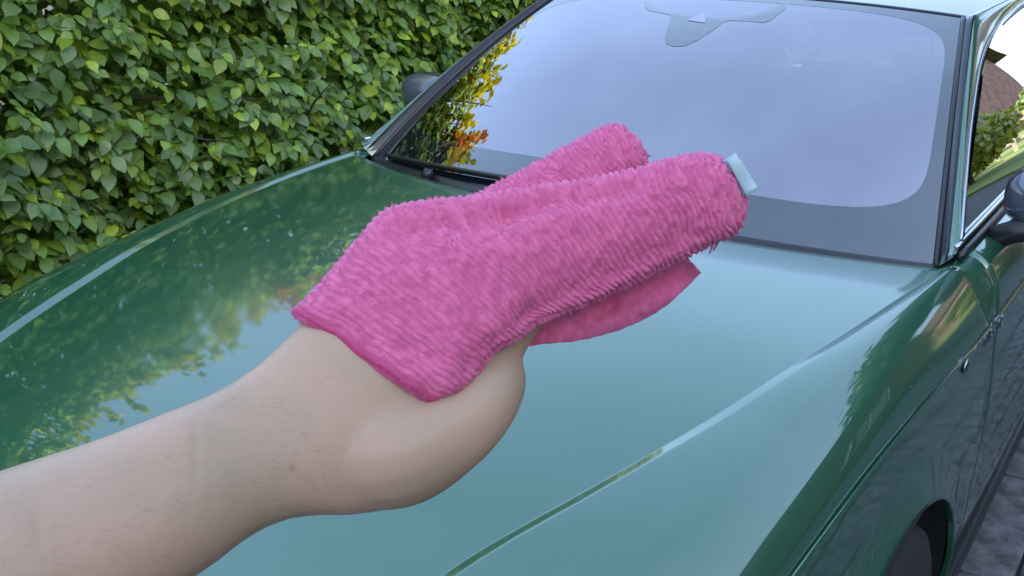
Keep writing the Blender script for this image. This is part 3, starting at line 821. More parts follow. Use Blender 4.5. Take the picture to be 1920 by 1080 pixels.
# leaves furthest out of the face and largest in view become single leaf parts
outness = Pv[:, 0]-hedge_front(Pv[:, 1], Pv[:, 2])
score = np.where(vis, Sv/np.maximum(zz, .1)*(1+4*np.clip(outness+.03, -.2, .1)), -1)
big = np.argsort(-score)[:300]
mask = np.ones(len(Pv), bool); mask[big] = False
lob = []
for kk in range(10):
    me = leaves_mesh('leaf', np.zeros((1, 3)), np.array([[1., 0, 0]]), np.array([[0, 1., 0]]), np.array([[0, 0, 1.]]), np.ones(1), leaf_colors(1, r1, .12), LV, LT)
    lob.append(me)
for i in big:
    o = bpy.data.objects.new('leaf', lob[int(r1.integers(10))]); C.objects.link(o); o.parent = hedge
    X = Pv[i]-hedge_loc; s_ = Sv[i]; T_, B_, N_ = Tv[i]*s_, Bv[i]*s_, Nv[i]*s_
    o.matrix_local = Matrix(((T_[0], B_[0], N_[0], X[0]), (T_[1], B_[1], N_[1], X[1]), (T_[2], B_[2], N_[2], X[2]), (0, 0, 0, 1)))
me = leaves_mesh('foliage', Pv[mask]-hedge_loc, Tv[mask], Bv[mask], Nv[mask], Sv[mask], cv[mask], LV, LT)
o = link('foliage', me, None, hedge, False); o['kind'] = 'stuff'
# inner mass and back, top
n2 = 75000
P = np.stack([r1.uniform(HX-HT, HX-.16, n2), r1.uniform(HY0, HY1, n2), r1.uniform(0, HZ, n2)], 1)
T, B, Nn = frames(r1.normal(0, 1, (n2, 3))+np.array([.5, 0, .6]), r1.normal(0, 1, (n2, 3))+np.array([0, 0, -.5]))
o = link('inner_foliage', leaves_mesh('inner_foliage', P-hedge_loc, T, B, Nn, r1.uniform(.055, .085, n2), leaf_colors(n2, r1, .02), LV2, LT2), None, hedge, False); o['kind'] = 'stuff'
# ragged top growth: upright shoots with paler leaves
tops = MB()
def shoots(n, yr, h, r, redf=0.0):
    P = []; T = []; Nn = []; Sz = []; Cc = []
    for _ in range(n):
        y = r.uniform(*yr); x = HX-r.random()**1.2*HT*.9+.03; hh = h*r.uniform(.25, 1)**1.4*(.55+.9*vnoise(np.array([y*1.6, 3.1, x*2]), 5))
        lean = np.array([r.normal(.10, .22), r.normal(0, .25), 1.0]); b = np.array([x, y, HZ-.14])
        tops.tube([b, b+lean*hh*.5, b+lean*hh+np.array([0, 0, .1])], [.004, .003, .0015], 4, False)
        isr = r.random() < redf
        for k in range(int(7+hh*34)):
            f = k/(7+hh*34); p = b+lean*(hh*f+.1); a = r.uniform(0, 6.28)
            P.append(p); T.append((math.cos(a), math.sin(a), r.uniform(-.5, .6))); Nn.append((math.cos(a)*-.3+r.normal(0, .3), r.normal(0, .4), 1)); Sz.append(r.uniform(.035, .065))
            Cc.append(np.array([.48, .19, .07])*r.uniform(.6, 1.2) if isr else (np.array([.46, .46, .035]) if r.random() < .75 else np.array([.16, .26, .04]))*r.uniform(.7, 1.15))
    P = np.array(P); T, B, Nf = frames(np.array(Nn, float), np.array(T, float)); return P, T, B, Nf, np.array(Sz), np.array(Cc)
a_ = shoots(1900, (HY0, HY1), .17, r1, .02); b_ = shoots(60, (1.35, 1.75), .20, r1, .8)
P, T, B, Nn, Sz_, Cc = [np.concatenate([x, y]) for x, y in zip(a_, b_)]
o = link('top_shoots', leaves_mesh('top_shoots', P-hedge_loc, T, B, Nn, Sz_, Cc, LV2, LT2), None, hedge, False); o['kind'] = 'stuff'
tops.V = [tuple(np.array(p)-hedge_loc) for p in tops.V]; o = tops.build('shoot_stems', M['twig'], hedge, fix=False); o['kind'] = 'stuff'
tw = MB()
for _ in range(420):
    y = r1.uniform(HY0, HY1); z = r1.uniform(.05, HZ-.1); x = HX-r1.uniform(.0, .4)
    d = np.array([r1.uniform(.05, .3), r1.normal(0, .16), r1.uniform(-.05, .3)])
    tw.tube([np.array([x, y, z])-hedge_loc, np.array([x, y, z])+d*.6-hedge_loc, np.array([x, y, z])+d+np.array([0, 0, -.03])-hedge_loc], [.005, .004, .0015], 5, False)
for k in range(38):
    y = HY0+.15+k*.31; x = HX-.45+r1.normal(0, .05)
    tw.tube([np.array([x, y, 0])-hedge_loc, np.array([x+.02, y+.05, 1.2])-hedge_loc, np.array([x, y-.03, 1.6])-hedge_loc], [.03, .022, .008], 7, False)
o = tw.build('branch', M['twig'], hedge, fix=False, smooth=True); o['kind'] = 'stuff'

# ------------------------------------------------------------------ houses, seen only as reflections in paint and glass
M['brick'] = mat('red_brown_brick', (.30, .13, .085), .85, noise=.4, nscale=5, bump=.3)
M['brickd'] = mat('brown_brick', (.16, .10, .075), .85, noise=.4, nscale=4, bump=.3)
M['tile'] = mat('brown_roof_tile', (.13, .075, .05), .8, noise=.4, nscale=5)
M['white'] = mat('white_joinery', (.75, .75, .73), .5)
M['pane'] = mat('window_pane', (.03, .04, .05), .05, 0, .8)
def house(name, x0, y0, x1, y1, eave, ridge, ridge_axis, label, mt, wins):
    h = tag(empty(name, ((x0+x1)/2, (y0+y1)/2, 0)), label, 'house'); L0 = np.array([(x0+x1)/2, (y0+y1)/2, 0.])
    def B(m): m.V = [tuple(np.array(p)-L0) for p in m.V]; return m
    m = MB().box((x0, y0, -.03), (x1, y1, eave))
    B(m).build('wall', mt, h)
    o = .35
    if ridge_axis == 'x':
        ym = (y0+y1)/2
        g = MB().prism([(y0, eave), (y1, eave), (ym, ridge)], x0+.01, x1-.01, 0); B(g).build('gable', mt, h)
        for (ya, yb) in ((y0-o, ym), (y1+o, ym)):
            nrow = 12
            for k in range(nrow):
                f0, f1 = k/nrow, (k+1)/nrow; zz = lambda f: eave-.15+(ridge-eave+.2)*f
                ka, kb = ya+(yb-ya)*f0, ya+(yb-ya)*f1
                q = MB().add([(x0-o, ka, zz(f0)), (x1+o, ka, zz(f0)), (x1+o, kb, zz(f1)), (x0-o, kb, zz(f1)), (x0-o, ka, zz(f0)+.10), (x1+o, ka, zz(f0)+.10), (x1+o, kb, zz(f1)+.03), (x0-o, kb, zz(f1)+.03)],
                             [(0, 1, 2, 3), (7, 6, 5, 4), (0, 4, 5, 1), (1, 5, 6, 2), (2, 6, 7, 3), (3, 7, 4, 0)])
                B(q).build('roof_course', M['tile'], h)
    else:
        xm = (x0+x1)/2
        g = MB().prism([(x0, eave), (x1, eave), (xm, ridge)], y0+.01, y1-.01, 1); B(g).build('gable', mt, h)
        for (xa, xb) in ((x0-o, xm), (x1+o, xm)):
            nrow = 12
            for k in range(nrow):
                f0, f1 = k/nrow, (k+1)/nrow; zz = lambda f: eave-.15+(ridge-eave+.2)*f
                ka, kb = xa+(xb-xa)*f0, xa+(xb-xa)*f1
                q = MB().add([(ka, y0-o, zz(f0)), (ka, y1+o, zz(f0)), (kb, y1+o, zz(f1)), (kb, y0-o, zz(f1)), (ka, y0-o, zz(f0)+.10), (ka, y1+o, zz(f0)+.10), (kb, y1+o, zz(f1)+.03), (kb, y0-o, zz(f1)+.03)],
                             [(0, 1, 2, 3), (7, 6, 5, 4), (0, 4, 5, 1), (1, 5, 6, 2), (2, 6, 7, 3), (3, 7, 4, 0)])
                B(q).build('roof_course', M['tile'], h)
    for (ax, a, z0, w, hh) in wins:
        # window on the face: ax 'x' = west wall at x0, ax 'y' = front wall at y0
        def bx(d0, d1, p0, p1, q0, q1):
            return ((x0-d1, a+p0, q0), (x0-d0, a+p1, q1)) if ax == 'x' else ((a+p0, y0-d1, q0), (a+p1, y0-d0, q1))
        m = MB()
        for (p0, p1, q0, q1) in ((-.07, .0, z0-.07, z0+hh+.07), (w, w+.07, z0-.07, z0+hh+.07), (0, w, z0-.07, z0), (0, w, z0+hh, z0+hh+.07), (w/2-.03, w/2+.03, z0, z0+hh)):
            m.box(*bx(.003, .06, p0, p1, q0, q1))
        f = B(m).build('window', M['white'], h)
        B(MB().box(*bx(.004, .02, .001, w-.001, z0+.001, z0+hh-.001))).build('pane', M['pane'], f)
    return h
house('brick_house', 6.6, -7.5, 14.4, 12.0, 4.8, 7.02, 'y', 'dark brick house across the driveway, mirrored in the right fender of the car', M['brickd'],
      [('x', -4.5, 1.0, 1.6, 1.3), ('x', -1.2, 1.0, 1.6, 1.3), ('x', 2.4, 1.0, 2.0, 1.3), ('x', 7.5, 1.0, 1.6, 1.3), ('y', 9, 1, 1.6, 1.3)])
house('gabled_house', 6.0, 24.0, 15.0, 31.0, 3.4, 6.6, 'x', 'red brick house with brown tiled roof and white windows, mirrored in the side window', M['brick'],
      [('y', 7.2, .9, 1.8, 1.4), ('y', 10.5, .9, 1.8, 1.4), ('y', 13.0, .9, 1.2, 1.4)])
# garden fence and round shrubs in front of the far house
gf = tag(empty('garden_fence', (4, 17, 0)), 'low pale wooden garden fence before the far house, mirrored in the side window', 'fence')
M['wood'] = mat('pale_wood', (.45, .36, .26), .8, noise=.3)
for k in range(40): MB().box((-2+k*.32-.04, -.012, 0), (-2+k*.32+.04, .012, .85)).build('picket', M['wood'], gf)
for z in (.25, .65): MB().box((-2.1, .013, z-.03), (10.8, .05, z+.03)).build('rail', M['wood'], gf)
def shrub(x, y, h, w, label, col, seed, cat='shrub', grp='garden shrubs seen in the side window'):
    s = tag(empty('shrub', (x, y, 0)), label, cat, None); r = np.random.default_rng(seed); n = int(900*w*h)+500
    d = r.normal(0, 1, (n, 3)); d /= np.linalg.norm(d, axis=1, keepdims=True); rad = r.uniform(.55, 1, (n, 1))**.5*(.8+.4*fbm(d*2.2+seed, seed)[:, None])
    P = d*rad*np.array([w/2, w/2, h*.42])+np.array([0, 0, h*.56]); P[:, 2] = np.maximum(P[:, 2], .05)
    T, B, Nn = frames(d+r.normal(0, .5, (n, 3)), r.normal(0, 1, (n, 3)))
    me = leaves_mesh('crown', P, T, B, Nn, r.uniform(.09, .17, n)*(.6+.25*h), np.array(col)*r.uniform(.6, 1.3, (n, 1)), LV2, LT2)
    o = link('crown', me, None, s, False); o['kind'] = 'stuff'
    MB().tube([(0, 0, -.03), (.03, 0, h*.3), (0, .02, h*.6)], [.05+.01*h, .04, .02], 7).build('trunk', M['twig'], s, True)
    return s
def big_tree(x, y, zc, rad, h, label, col, seed):
    s = tag(empty('garden_tree', (x, y, -.05)), label, 'tree'); r = np.random.default_rng(seed); n = 32000
    cen = r.normal(0, 1, (40, 3)); cen /= np.linalg.norm(cen, axis=1, keepdims=True); cen *= r.uniform(.2, .78, (40, 1))*np.array([rad, rad, (h-zc)]); 
    k = r.integers(0, 40, n); P = cen[k]+np.clip(r.normal(0, .5, (n, 3)), -.75, .75)+np.array([0, 0, zc+.0])
    T, B, Nn = frames(r.normal(0, 1, (n, 3))+np.array([0, 0, .6]), r.normal(0, 1, (n, 3)))
    o = link('crown', leaves_mesh('crown', P, T, B, Nn, r.uniform(.25, .42, n), np.array(col)*r.uniform(.6, 1.3, (n, 1)), LV2, LT2), None, s, False); o['kind'] = 'stuff'
    t = MB().tube([(0, 0, 0), (.05, 0, zc*.5), (-.05, .05, zc), (0, 0, zc+1)], [.24, .19, .16, .08], 10).build('trunk', M['twig'], s, True)
    for q in range(9):
        a = q*2.4; e = cen[q*4]+np.array([0, 0, zc]); MB().tube([(0, 0, zc*.75+q*.1), e*.5+np.array([0, 0, zc*.45]), e], [.09, .06, .02], 6).build('limb', M['twig'], s, True)
big_tree(3.9, 10.6, 5.7, 4.0, 8.6, 'broad dark green tree behind the car, mirrored in the right fender', (.05, .085, .022), 12)
shrub(4.2, 14.8, 1.5, 1.9, 'yellow green round shrub by the road, mirrored low in the side window', (.24, .26, .04), 1)
shrub(6.6, 15.6, 1.1, 1.6, 'small bright green shrub beside the pale fence, mirrored in the side window', (.16, .24, .04), 2)
shrub(8.6, 18.6, 2.0, 2.2, 'olive shrub behind the pale fence, mirrored in the side window', (.14, .18, .04), 3)
shrub(3.0, 19.5, 1.7, 2.3, 'dark green shrub left of the far house, mirrored in the side window', (.08, .14, .03), 4)

# ------------------------------------------------------------------ arm and hand: one continuous skin
def ell_section(A, B, ratio, n=32, sq=2.2, lift=0.0):
    A, B = np.array(A), np.array(B); c = (A+B)/2; mj = (B-A)/2; Lm = np.linalg.norm(mj); e1 = mj/Lm
    vd = c-CAM; vd /= np.linalg.norm(vd); e2 = vd-e1*(vd@e1); e2 /= np.linalg.norm(e2)
    a = np.linspace(0, 2*math.pi, n, endpoint=False); ca, sa = np.cos(a), np.sin(a)
    k = (np.abs(ca)**sq+np.abs(sa)**sq)**(-1/sq)
    return c+(ca*k)[:, None]*mj+(sa*k)[:, None]*e2*Lm*ratio, c, e1, e2
def loft(sts, n=32, dense=6, sq=2.05, pre=None):
    """sts: (u1, v1, u2, v2, D1, D2, ratio) two silhouette points with depths, and thickness ratio"""
    K = np.array([(*P3(s[0], s[1], s[4]), *P3(s[2], s[3], s[5]), s[6]) for s in sts])
    if pre is not None: K = np.concatenate([np.array(pre), K])
    d = np.concatenate([[0], np.cumsum(np.linalg.norm(np.diff((K[:, :3]+K[:, 3:6])/2, axis=0), axis=1)+1e-4)])
    q = np.linspace(0, d[-1], dense*(len(K)-1)+1); R = pchip(d, K, q)
    rings = [ell_section(r[:3], r[3:6], r[6], n, sq)[0] for r in R]
    V = np.concatenate(rings); F = grid_faces(len(rings), n, False, True).tolist()
    c0, c1 = len(V), len(V)+1; V = np.concatenate([V, [rings[0].mean(0)], [rings[-1].mean(0)]])
    m = len(rings)
    for k in range(n): F.append((c0, (k+1) % n, k)); F.append((c1, (m-1)*n+k, (m-1)*n+(k+1) % n))
    return V, F
def chain(pts, rad, n=16):
    m = MB(); P = np.array(pts, float); R_ = np.array(rad, float)
    d = np.concatenate([[0], np.cumsum(np.linalg.norm(np.diff(P, axis=0), axis=1))]); q = np.linspace(0, d[-1], 8*(len(P)-1)+1)
    PP = pchip(d, P, q); RR = pchip(d, R_, q)
    # rounded ends
    t0 = PP[0]-PP[1]; t0 /= np.linalg.norm(t0); t1 = PP[-1]-PP[-2]; t1 /= np.linalg.norm(t1)
    a = [PP[0]+t0*RR[0]*math.sin(w) for w in (1.45, 1.1, .7, .35)]; ra = [RR[0]*math.cos(w) for w in (1.45, 1.1, .7, .35)]
    b = [PP[-1]+t1*RR[-1]*math.sin(w) for w in (.35, .7, 1.1, 1.45)]; rb = [RR[-1]*math.cos(w) for w in (.35, .7, 1.1, 1.45)]
    m.tube(a+list(PP)+b, ra+list(RR)+rb, n); return m.V, m.F
def fused(name, parts, voxel, smooth=6, fac=.5):
    mb = MB()
    for V, F in parts: mb.add(V, F)
    import bmesh
    me = new_mesh(name, mb.V, mb.F); bm = bmesh.new(); bm.from_mesh(me)
    bmesh.ops.recalc_face_normals(bm, faces=bm.faces); bm.to_mesh(me); bm.free()
    o = bpy.data.objects.new(name, me); C.objects.link(o)
    r = o.modifiers.new('r', 'REMESH'); r.mode = 'VOXEL'; r.voxel_size = voxel
    s = o.modifiers.new('s', 'SMOOTH'); s.iterations = smooth; s.factor = fac
    dg = bpy.context.evaluated_depsgraph_get(); dg.update()
    m2 = bpy.data.meshes.new_from_object(o.evaluated_get(dg)); m2.name = name
    bpy.data.objects.remove(o); return m2
def skin_mat():
    m = mat('pale_skin', (.50, .355, .30), .48, spec=.35, sss=.25)
    t = m.node_tree; N = t.nodes; L = t.links; b = N['Principled BSDF']; tc = N.new('ShaderNodeTexCoord')
    n = N.new('ShaderNodeTexNoise'); n.inputs['Scale'].default_value = 22; n.inputs['Detail'].default_value = 7; L.new(tc.outputs['Object'], n.inputs['Vector'])
    cr = N.new('ShaderNodeValToRGB'); cr.color_ramp.elements[0].position = .3; cr.color_ramp.elements[1].position = .72
    cr.color_ramp.elements[0].color = (.34, .250, .165, 1); cr.color_ramp.elements[1].color = (.46, .295, .205, 1)
    L.new(n.outputs['Fac'], cr.inputs[0])
    # a small mole near the wrist
    g = N.new('ShaderNodeVectorMath'); g.operation = 'DISTANCE'; mp = MOLE; g.inputs[1].default_value = tuple(mp); L.new(tc.outputs['Object'], g.inputs[0])
    mr = N.new('ShaderNodeMapRange'); mr.inputs['From Min'].default_value = .0008; mr.inputs['From Max'].default_value = .0018; mr.inputs['To Min'].default_value = .35; mr.inputs['To Max'].default_value = 0
    L.new(g.outputs['Value'], mr.inputs['Value'])
    mx = N.new('ShaderNodeMix'); mx.data_type = 'RGBA'; mx.inputs['B'].default_value = (.16, .075, .05, 1); L.new(mr.outputs[0], mx.inputs['Factor']); L.new(cr.outputs[0], mx.inputs['A']); L.new(mx.outputs['Result'], b.inputs['Base Color'])
    v = N.new('ShaderNodeTexVoronoi'); v.inputs['Scale'].default_value = 700; L.new(tc.outputs['Object'], v.inputs['Vector'])
    bp = N.new('ShaderNodeBump'); bp.inputs['Strength'].default_value = .16; bp.inputs['Distance'].default_value = .0006; L.new(v.outputs['Distance'], bp.inputs['Height'])
    n2 = N.new('ShaderNodeTexNoise'); n2.inputs['Scale'].default_value = 70; n2.inputs['Detail'].default_value = 4; L.new(tc.outputs['Object'], n2.inputs['Vector'])
    bp2 = N.new('ShaderNodeBump'); bp2.inputs['Strength'].default_value = .14; bp2.inputs['Distance'].default_value = .002; L.new(n2.outputs['Fac'], bp2.inputs['Height']); L.new(bp.outputs[0], bp2.inputs['Normal'])
    L.new(bp2.outputs[0], b.inputs['Normal'])
    return m
def W3(r, u, f): return CAM+Rt*r+Up*u+Fw*f
e0 = W3(-.20, -.31, -.10); e1 = W3(-.25, -.36, .02)
pre = [(*(W3(-.21, -.16, -.30)+Up*.05), *(W3(-.21, -.16, -.30)-Up*.05), .9), (*W3(-.19, -.22, -.14), *W3(-.29, -.30, -.17), .9), (*W3(-.20, -.25, .02), *W3(-.235, -.335, .05), .9), (*W3(-.215, -.215, .13), *W3(-.20, -.30, .15), .95)]
arm = loft([
    (-260, 990, 90, 1270, .285, .285, .92),
    (0, 888, 230, 1165, .310, .305, .90),
    (190, 825, 395, 1062, .330, .325, .86),
    (310, 775, 480, 998, .340, .336, .80),
    (400, 738, 560, 968, .350, .346, .72),
    (490, 680, 650, 966, .356, .354, .62),
    (570, 600, 740, 950, .362, .360, .54),
    (660, 520, 830, 890, .368, .366, .48),
    (740, 440, 920, 790, .374, .374, .46),
    (830, 400, 970, 690, .380, .382, .44),
    (920, 395, 1010, 620, .386, .390, .42),
    (960, 400, 1030, 600, .388, .392, .36)], n=36, pre=pre)
PD = lambda u, v, d: P3(u, v, d)
thumb = chain([PD(600, 830, .362), PD(740, 842, .360), PD(840, 800, .362), PD(905, 745, .368), PD(928, 705, .378), PD(900, 660, .392), PD(870, 630, .402)],
              [.0200, .0225, .0185, .0150, .0125, .0105, .0095])
fing = []
for (a, b, c, d, r) in (((900, 520, .386), (1090, 450, .395), (1230, 405, .402), (1310, 385, .405), .0085), ((900, 470, .396), (1080, 425, .404), (1210, 400, .408), (1290, 388, .411), .0085),
                        ((900, 450, .404), (1020, 380, .418), (1110, 320, .430), (1160, 290, .436), .0078), ((890, 500, .405), (990, 500, .425), (1040, 520, .430), (1020, 560, .425), .0070)):
    fing.append(chain([PD(*a), PD(*b), PD(*c), PD(*d)], [r*1.1, r*1.05, r*.95, r*.8]))
MOLE = P3(548, 878, .333)
me = fused('person', [arm, thumb]+fing, .0016, 10)
person = link('person', me, skin_mat())
# wrist creases: shallow folds pressed into the skin where the wrist bends
co = np.empty(len(me.vertices)*3, np.float32); me.vertices.foreach_get('co', co); co = co.reshape(-1, 3).astype(float)
nr = np.empty(len(me.vertices)*3, np.float32); me.vertices.foreach_get('normal', nr); nr = nr.reshape(-1, 3)
w = co-CAM; zd = w@Fw; uu = 960+FPX*(w@Rt)/zd; vv = 540-FPX*(w@Up)/zd; front = (nr*(co-CAM)).sum(1) < 0
disp = np.zeros(len(co))
for (x0, y0, x1, y1, dep, wd) in ((372, 762, 362, 930, .0007, 7), (392, 775, 416, 862, .0006, 5), (425, 790, 436, 868, .0005, 5), (446, 800, 460, 840, .0006, 4), (483, 812, 497, 858, .0006, 4), (70, 935, 75, 1050, .0006, 9)):
    a = np.array([x0, y0]); b = np.array([x1, y1]); L = b-a; t = np.clip(((uu-x0)*L[0]+(vv-y0)*L[1])/(L@L), 0, 1)
    dd = np.hypot(uu-(x0+t*L[0])+4*np.sin(t*5), vv-(y0+t*L[1])); disp -= 1.3*dep*np.exp(-(dd/(.65*wd))**2)*np.sin(np.clip(t, .02, .98)*math.pi)
disp += .0007*(fbm(co*38, 4, 3)-.5)
co += nr*(disp*front)[:, None]; me.vertices.foreach_set('co', co.astype(np.float32).ravel()); me.update()
tag(person, 'bare pale left arm reaching in from lower left, hand under the pink cloth', 'person')

r6 = np.random.default_rng(3); sel = np.where(front & (uu > -200) & (uu < 640) & (vv > 700) & (vv < 1250))[0]; sel = r6.choice(sel, 420)
HV = []; HF = []
for i in sel:
    p = co[i]; nn = nr[i]; ax = (P3(560, 760, .35)-P3(0, 1020, .31)); ax /= np.linalg.norm(ax)
    d = ax*r6.uniform(.3, 1)+np.cross(nn, ax)*r6.normal(-.35, .35); d /= np.linalg.norm(d); Lh = r6.uniform(.002, .006); sd_ = np.cross(nn, d)*.000026
    b = len(HV); q1 = p+d*Lh*.5+nn*.0007; q2 = p+d*Lh+nn*.0006+np.cross(nn, d)*Lh*r6.normal(0, .12)
    HV += [p-sd_, p+sd_, q1+sd_, q1-sd_, q2]; HF += [(b, b+1, b+2), (b, b+2, b+3), (b+3, b+2, b+4)]
o = link('arm_hair', new_mesh_tri('arm_hair', np.array(HV), np.array(HF)), mat('brown_hair', (.06, .035, .022), .5), person, False); o['kind'] = 'stuff'

# ------------------------------------------------------------------ microfibre cloth
main = [(545, 590, 800, 757, .362, .352, .34), (560, 572, 828, 752, .362, .352, .40), (610, 520, 882, 722, .364, .354, .42), (668, 452, 925, 668, .366, .358, .42), (722, 393, 975, 640, .370, .364, .40),
        (800, 374, 1018, 612, .374, .370, .42), (885, 362, 1070, 590, .379, .376, .44), (970, 352, 1135, 562, .384, .382, .48), (1080, 338, 1205, 528, .389, .388, .54),
        (1190, 314, 1280, 490, .394, .394, .62), (1275, 293, 1345, 456, .397, .398, .72), (1335, 288, 1383, 438, .399, .401, .80), (1372, 312, 1400, 410, .400, .402, .82), (1392, 340, 1404, 385, .4005, .402, .8)]
lump = [(820, 400, 900, 470, .400, .396, .6), (905, 358, 985, 440, .410, .404, .6), (985, 318, 1060, 400, .420, .414, .62), (1070, 268, 1140, 362, .430, .424, .62), (1130, 238, 1196, 338, .436, .430, .66), (1160, 232, 1214, 316, .438, .434, .7), (1185, 246, 1217, 292, .439, .437, .6)]
flap = [(965, 560, 950, 661, .385, .392, .10), (1010, 560, 1010, 650, .388, .400, .10), (1075, 540, 1085, 641, .392, .408, .09), (1150, 505, 1160, 622, .396, .414, .09), (1215, 480, 1240, 583, .398, .416, .09), (1262, 468, 1295, 536, .400, .414, .10), (1290, 476, 1319, 512, .402, .411, .14)]
lofts = [loft(main, 48, 6, 2.3), loft(lump, 32, 6, 2.2), loft(flap, 40, 6, 2.6)]
me = fused('cloth', lofts, .00048, 20)
co = np.empty(len(me.vertices)*3, np.float32); me.vertices.foreach_get('co', co); co = co.reshape(-1, 3).astype(float)
nr = np.empty(len(me.vertices)*3, np.float32); me.vertices.foreach_get('normal', nr); nr = nr.reshape(-1, 3).astype(float)
def station_coord(sts, co):
    A = np.array([P3(s[0], s[1], s[4]) for s in sts]); B = np.array([P3(s[2], s[3], s[5]) for s in sts]); c = (A+B)/2
    L = np.concatenate([[0], np.cumsum(np.linalg.norm(np.diff(c, axis=0), axis=1))])
    N_ = []
    for i in range(len(c)):
        e1 = B[i]-A[i]; vd = c[i]-CAM; n = np.cross(e1, vd); n /= np.linalg.norm(n)
        t = c[min(i+1, len(c)-1)]-c[max(i-1, 0)]
        N_.append(n if n@t > 0 else -n)
    d = np.stack([(co-c[i])@N_[i] for i in range(len(c))], 1)
    s = np.full(len(co), np.nan)
    for i in range(len(c)-1):
        m = (d[:, i] >= 0) & (d[:, i+1] < 0) & np.isnan(s)
        s[m] = L[i]+(L[i+1]-L[i])*d[m, i]/(d[m, i]-d[m, i+1])
    s = np.where(np.isnan(s), np.where(d[:, 0] < 0, L[0]+d[:, 0], L[-1]+d[:, -1]), s)
    dist = np.full(len(co), 9.)
    q = np.linspace(0, L[-1], 60); cc = pchip(L, c, q); rad = np.interp(q, L, np.linalg.norm(B-A, axis=1)/2)
    for i in range(60): dist = np.minimum(dist, np.linalg.norm(co-cc[i], axis=1)/rad[i])
    return s, dist, L
s0, d0, L0 = station_coord(main, co); s1, d1, _ = station_coord(lump, co); s2, d2, _ = station_coord(flap, co)
which = np.argmin(np.stack([d0, d1, d2]), 0)
s = np.choose(which, [s0, s1+.5, s2+1.0])
# big soft folds first
fold = .0016*(fbm(co*np.array([22, 22, 22]), 8, 2)-.5)*2
SP = .0029
wob = (fbm(co*55, 21, 2)-.5)*1.1+(fbm(co*160, 22, 2)-.5)*np.where(which == 0, np.interp(s0, [0, L0[-1]*.7, L0[-1]], [1.3, 1.0, 2.2]), 1.7)
ph = s/SP+wob
rib = .5+.5*np.cos(2*math.pi*ph)
tuft = vnoise(co*np.array([380, 380, 380]), 31); tuft2 = vnoise(co*260, 37)
amp = np.where(which == 2, .0003, .00125)
w = co-CAM; zd = w@Fw; uu = 960+FPX*(w@Rt)/zd; vv = 540-FPX*(w@Up)/zd; front = (nr*w).sum(1) < 0
for (x0, y0, x1, y1, dep, wd) in ((770, 432, 960, 398, .0030, 26), (955, 398, 1190, 345, .0036, 20), (1010, 590, 1290, 440, .0030, 34), (880, 690, 1010, 585, .0022, 26), (620, 620, 800, 660, .0012, 30), (820, 520, 1010, 455, -.0012, 40)):
    a = np.array([x0, y0]); b = np.array([x1, y1]); L = b-a; t = np.clip(((uu-x0)*L[0]+(vv-y0)*L[1])/(L@L), 0, 1)
    dd = np.hypot(uu-(x0+t*L[0]), vv-(y0+t*L[1])+5*np.sin(t*6)); fold -= dep*np.exp(-(dd/wd)**2)*front*(which == 0)
brk = np.clip((tuft-.30)/.22, 0, 1); strong = np.interp(s0, [0, L0[-1]*.35, L0[-1]*.6], [.62, .85, 1.15])
h = amp*strong*(rib**.38*(.62+.38*brk)-.8)+.0007*(tuft2-.5)
hem = np.clip(1-np.abs(s0-L0[1]*.5)/.0045, 0, 1)*(which == 0)
co2 = co+nr*(fold+h*(1-.5*hem)+.0007*hem)[:, None]
for (x0, y0, x1, y1, dep, wd) in ((1000, 628, 1140, 575, .0050, 24), (1140, 575, 1285, 505, .0065, 26), (1120, 612, 1250, 560, -.0020, 16)):
    a = np.array([x0, y0]); b = np.array([x1, y1]); L = b-a; t = np.clip(((uu-x0)*L[0]+(vv-y0)*L[1])/(L@L), 0, 1)
    dd = np.hypot(uu-(x0+t*L[0]), vv-(y0+t*L[1])); co2 = co2+Fw*(dep*np.exp(-(dd/wd)**2)*(which == 2))[:, None]
me.vertices.foreach_set('co', co2.astype(np.float32).ravel())
a = me.color_attributes.new('pile', 'FLOAT_COLOR', 'POINT'); cc = np.ones((len(co), 4), np.float32)
cc[:, 0] = np.clip(hem, 0, 1); cc[:, 1] = tuft; cc[:, 2] = (which == 2); a.data.foreach_set('color', cc.ravel()); me.update()
def cloth_mat():
    m = mat('pink_microfibre', (.72, .13, .40), .95, spec=.08, sheen=.25)
    t = m.node_tree; N = t.nodes; L = t.links; b = N['Principled BSDF']; b.inputs['Sheen Tint'].default_value = (1, .75, .9, 1)
    at = N.new('ShaderNodeAttribute'); at.attribute_name = 'pile'; se = N.new('ShaderNodeSeparateColor'); L.new(at.outputs['Color'], se.inputs[0])
    mx = N.new('ShaderNodeMix'); mx.data_type = 'RGBA'; mx.inputs['A'].default_value = (.47, .085, .200, 1); mx.inputs['B'].default_value = (.66, .155, .30, 1); L.new(se.outputs[1], mx.inputs['Factor'])
    mx2 = N.new('ShaderNodeMix'); mx2.data_type = 'RGBA'; mx2.inputs['B'].default_value = (.42, .045, .135, 1); L.new(se.outputs[0], mx2.inputs['Factor']); L.new(mx.outputs['Result'], mx2.inputs['A'])
    L.new(mx2.outputs['Result'], b.inputs['Base Color']); return m
M['cloth'] = cloth_mat()
cloth = link('cloth', me, M['cloth'])
tag(cloth, 'pink ribbed microfibre cloth draped over the outstretched hand', 'cloth')
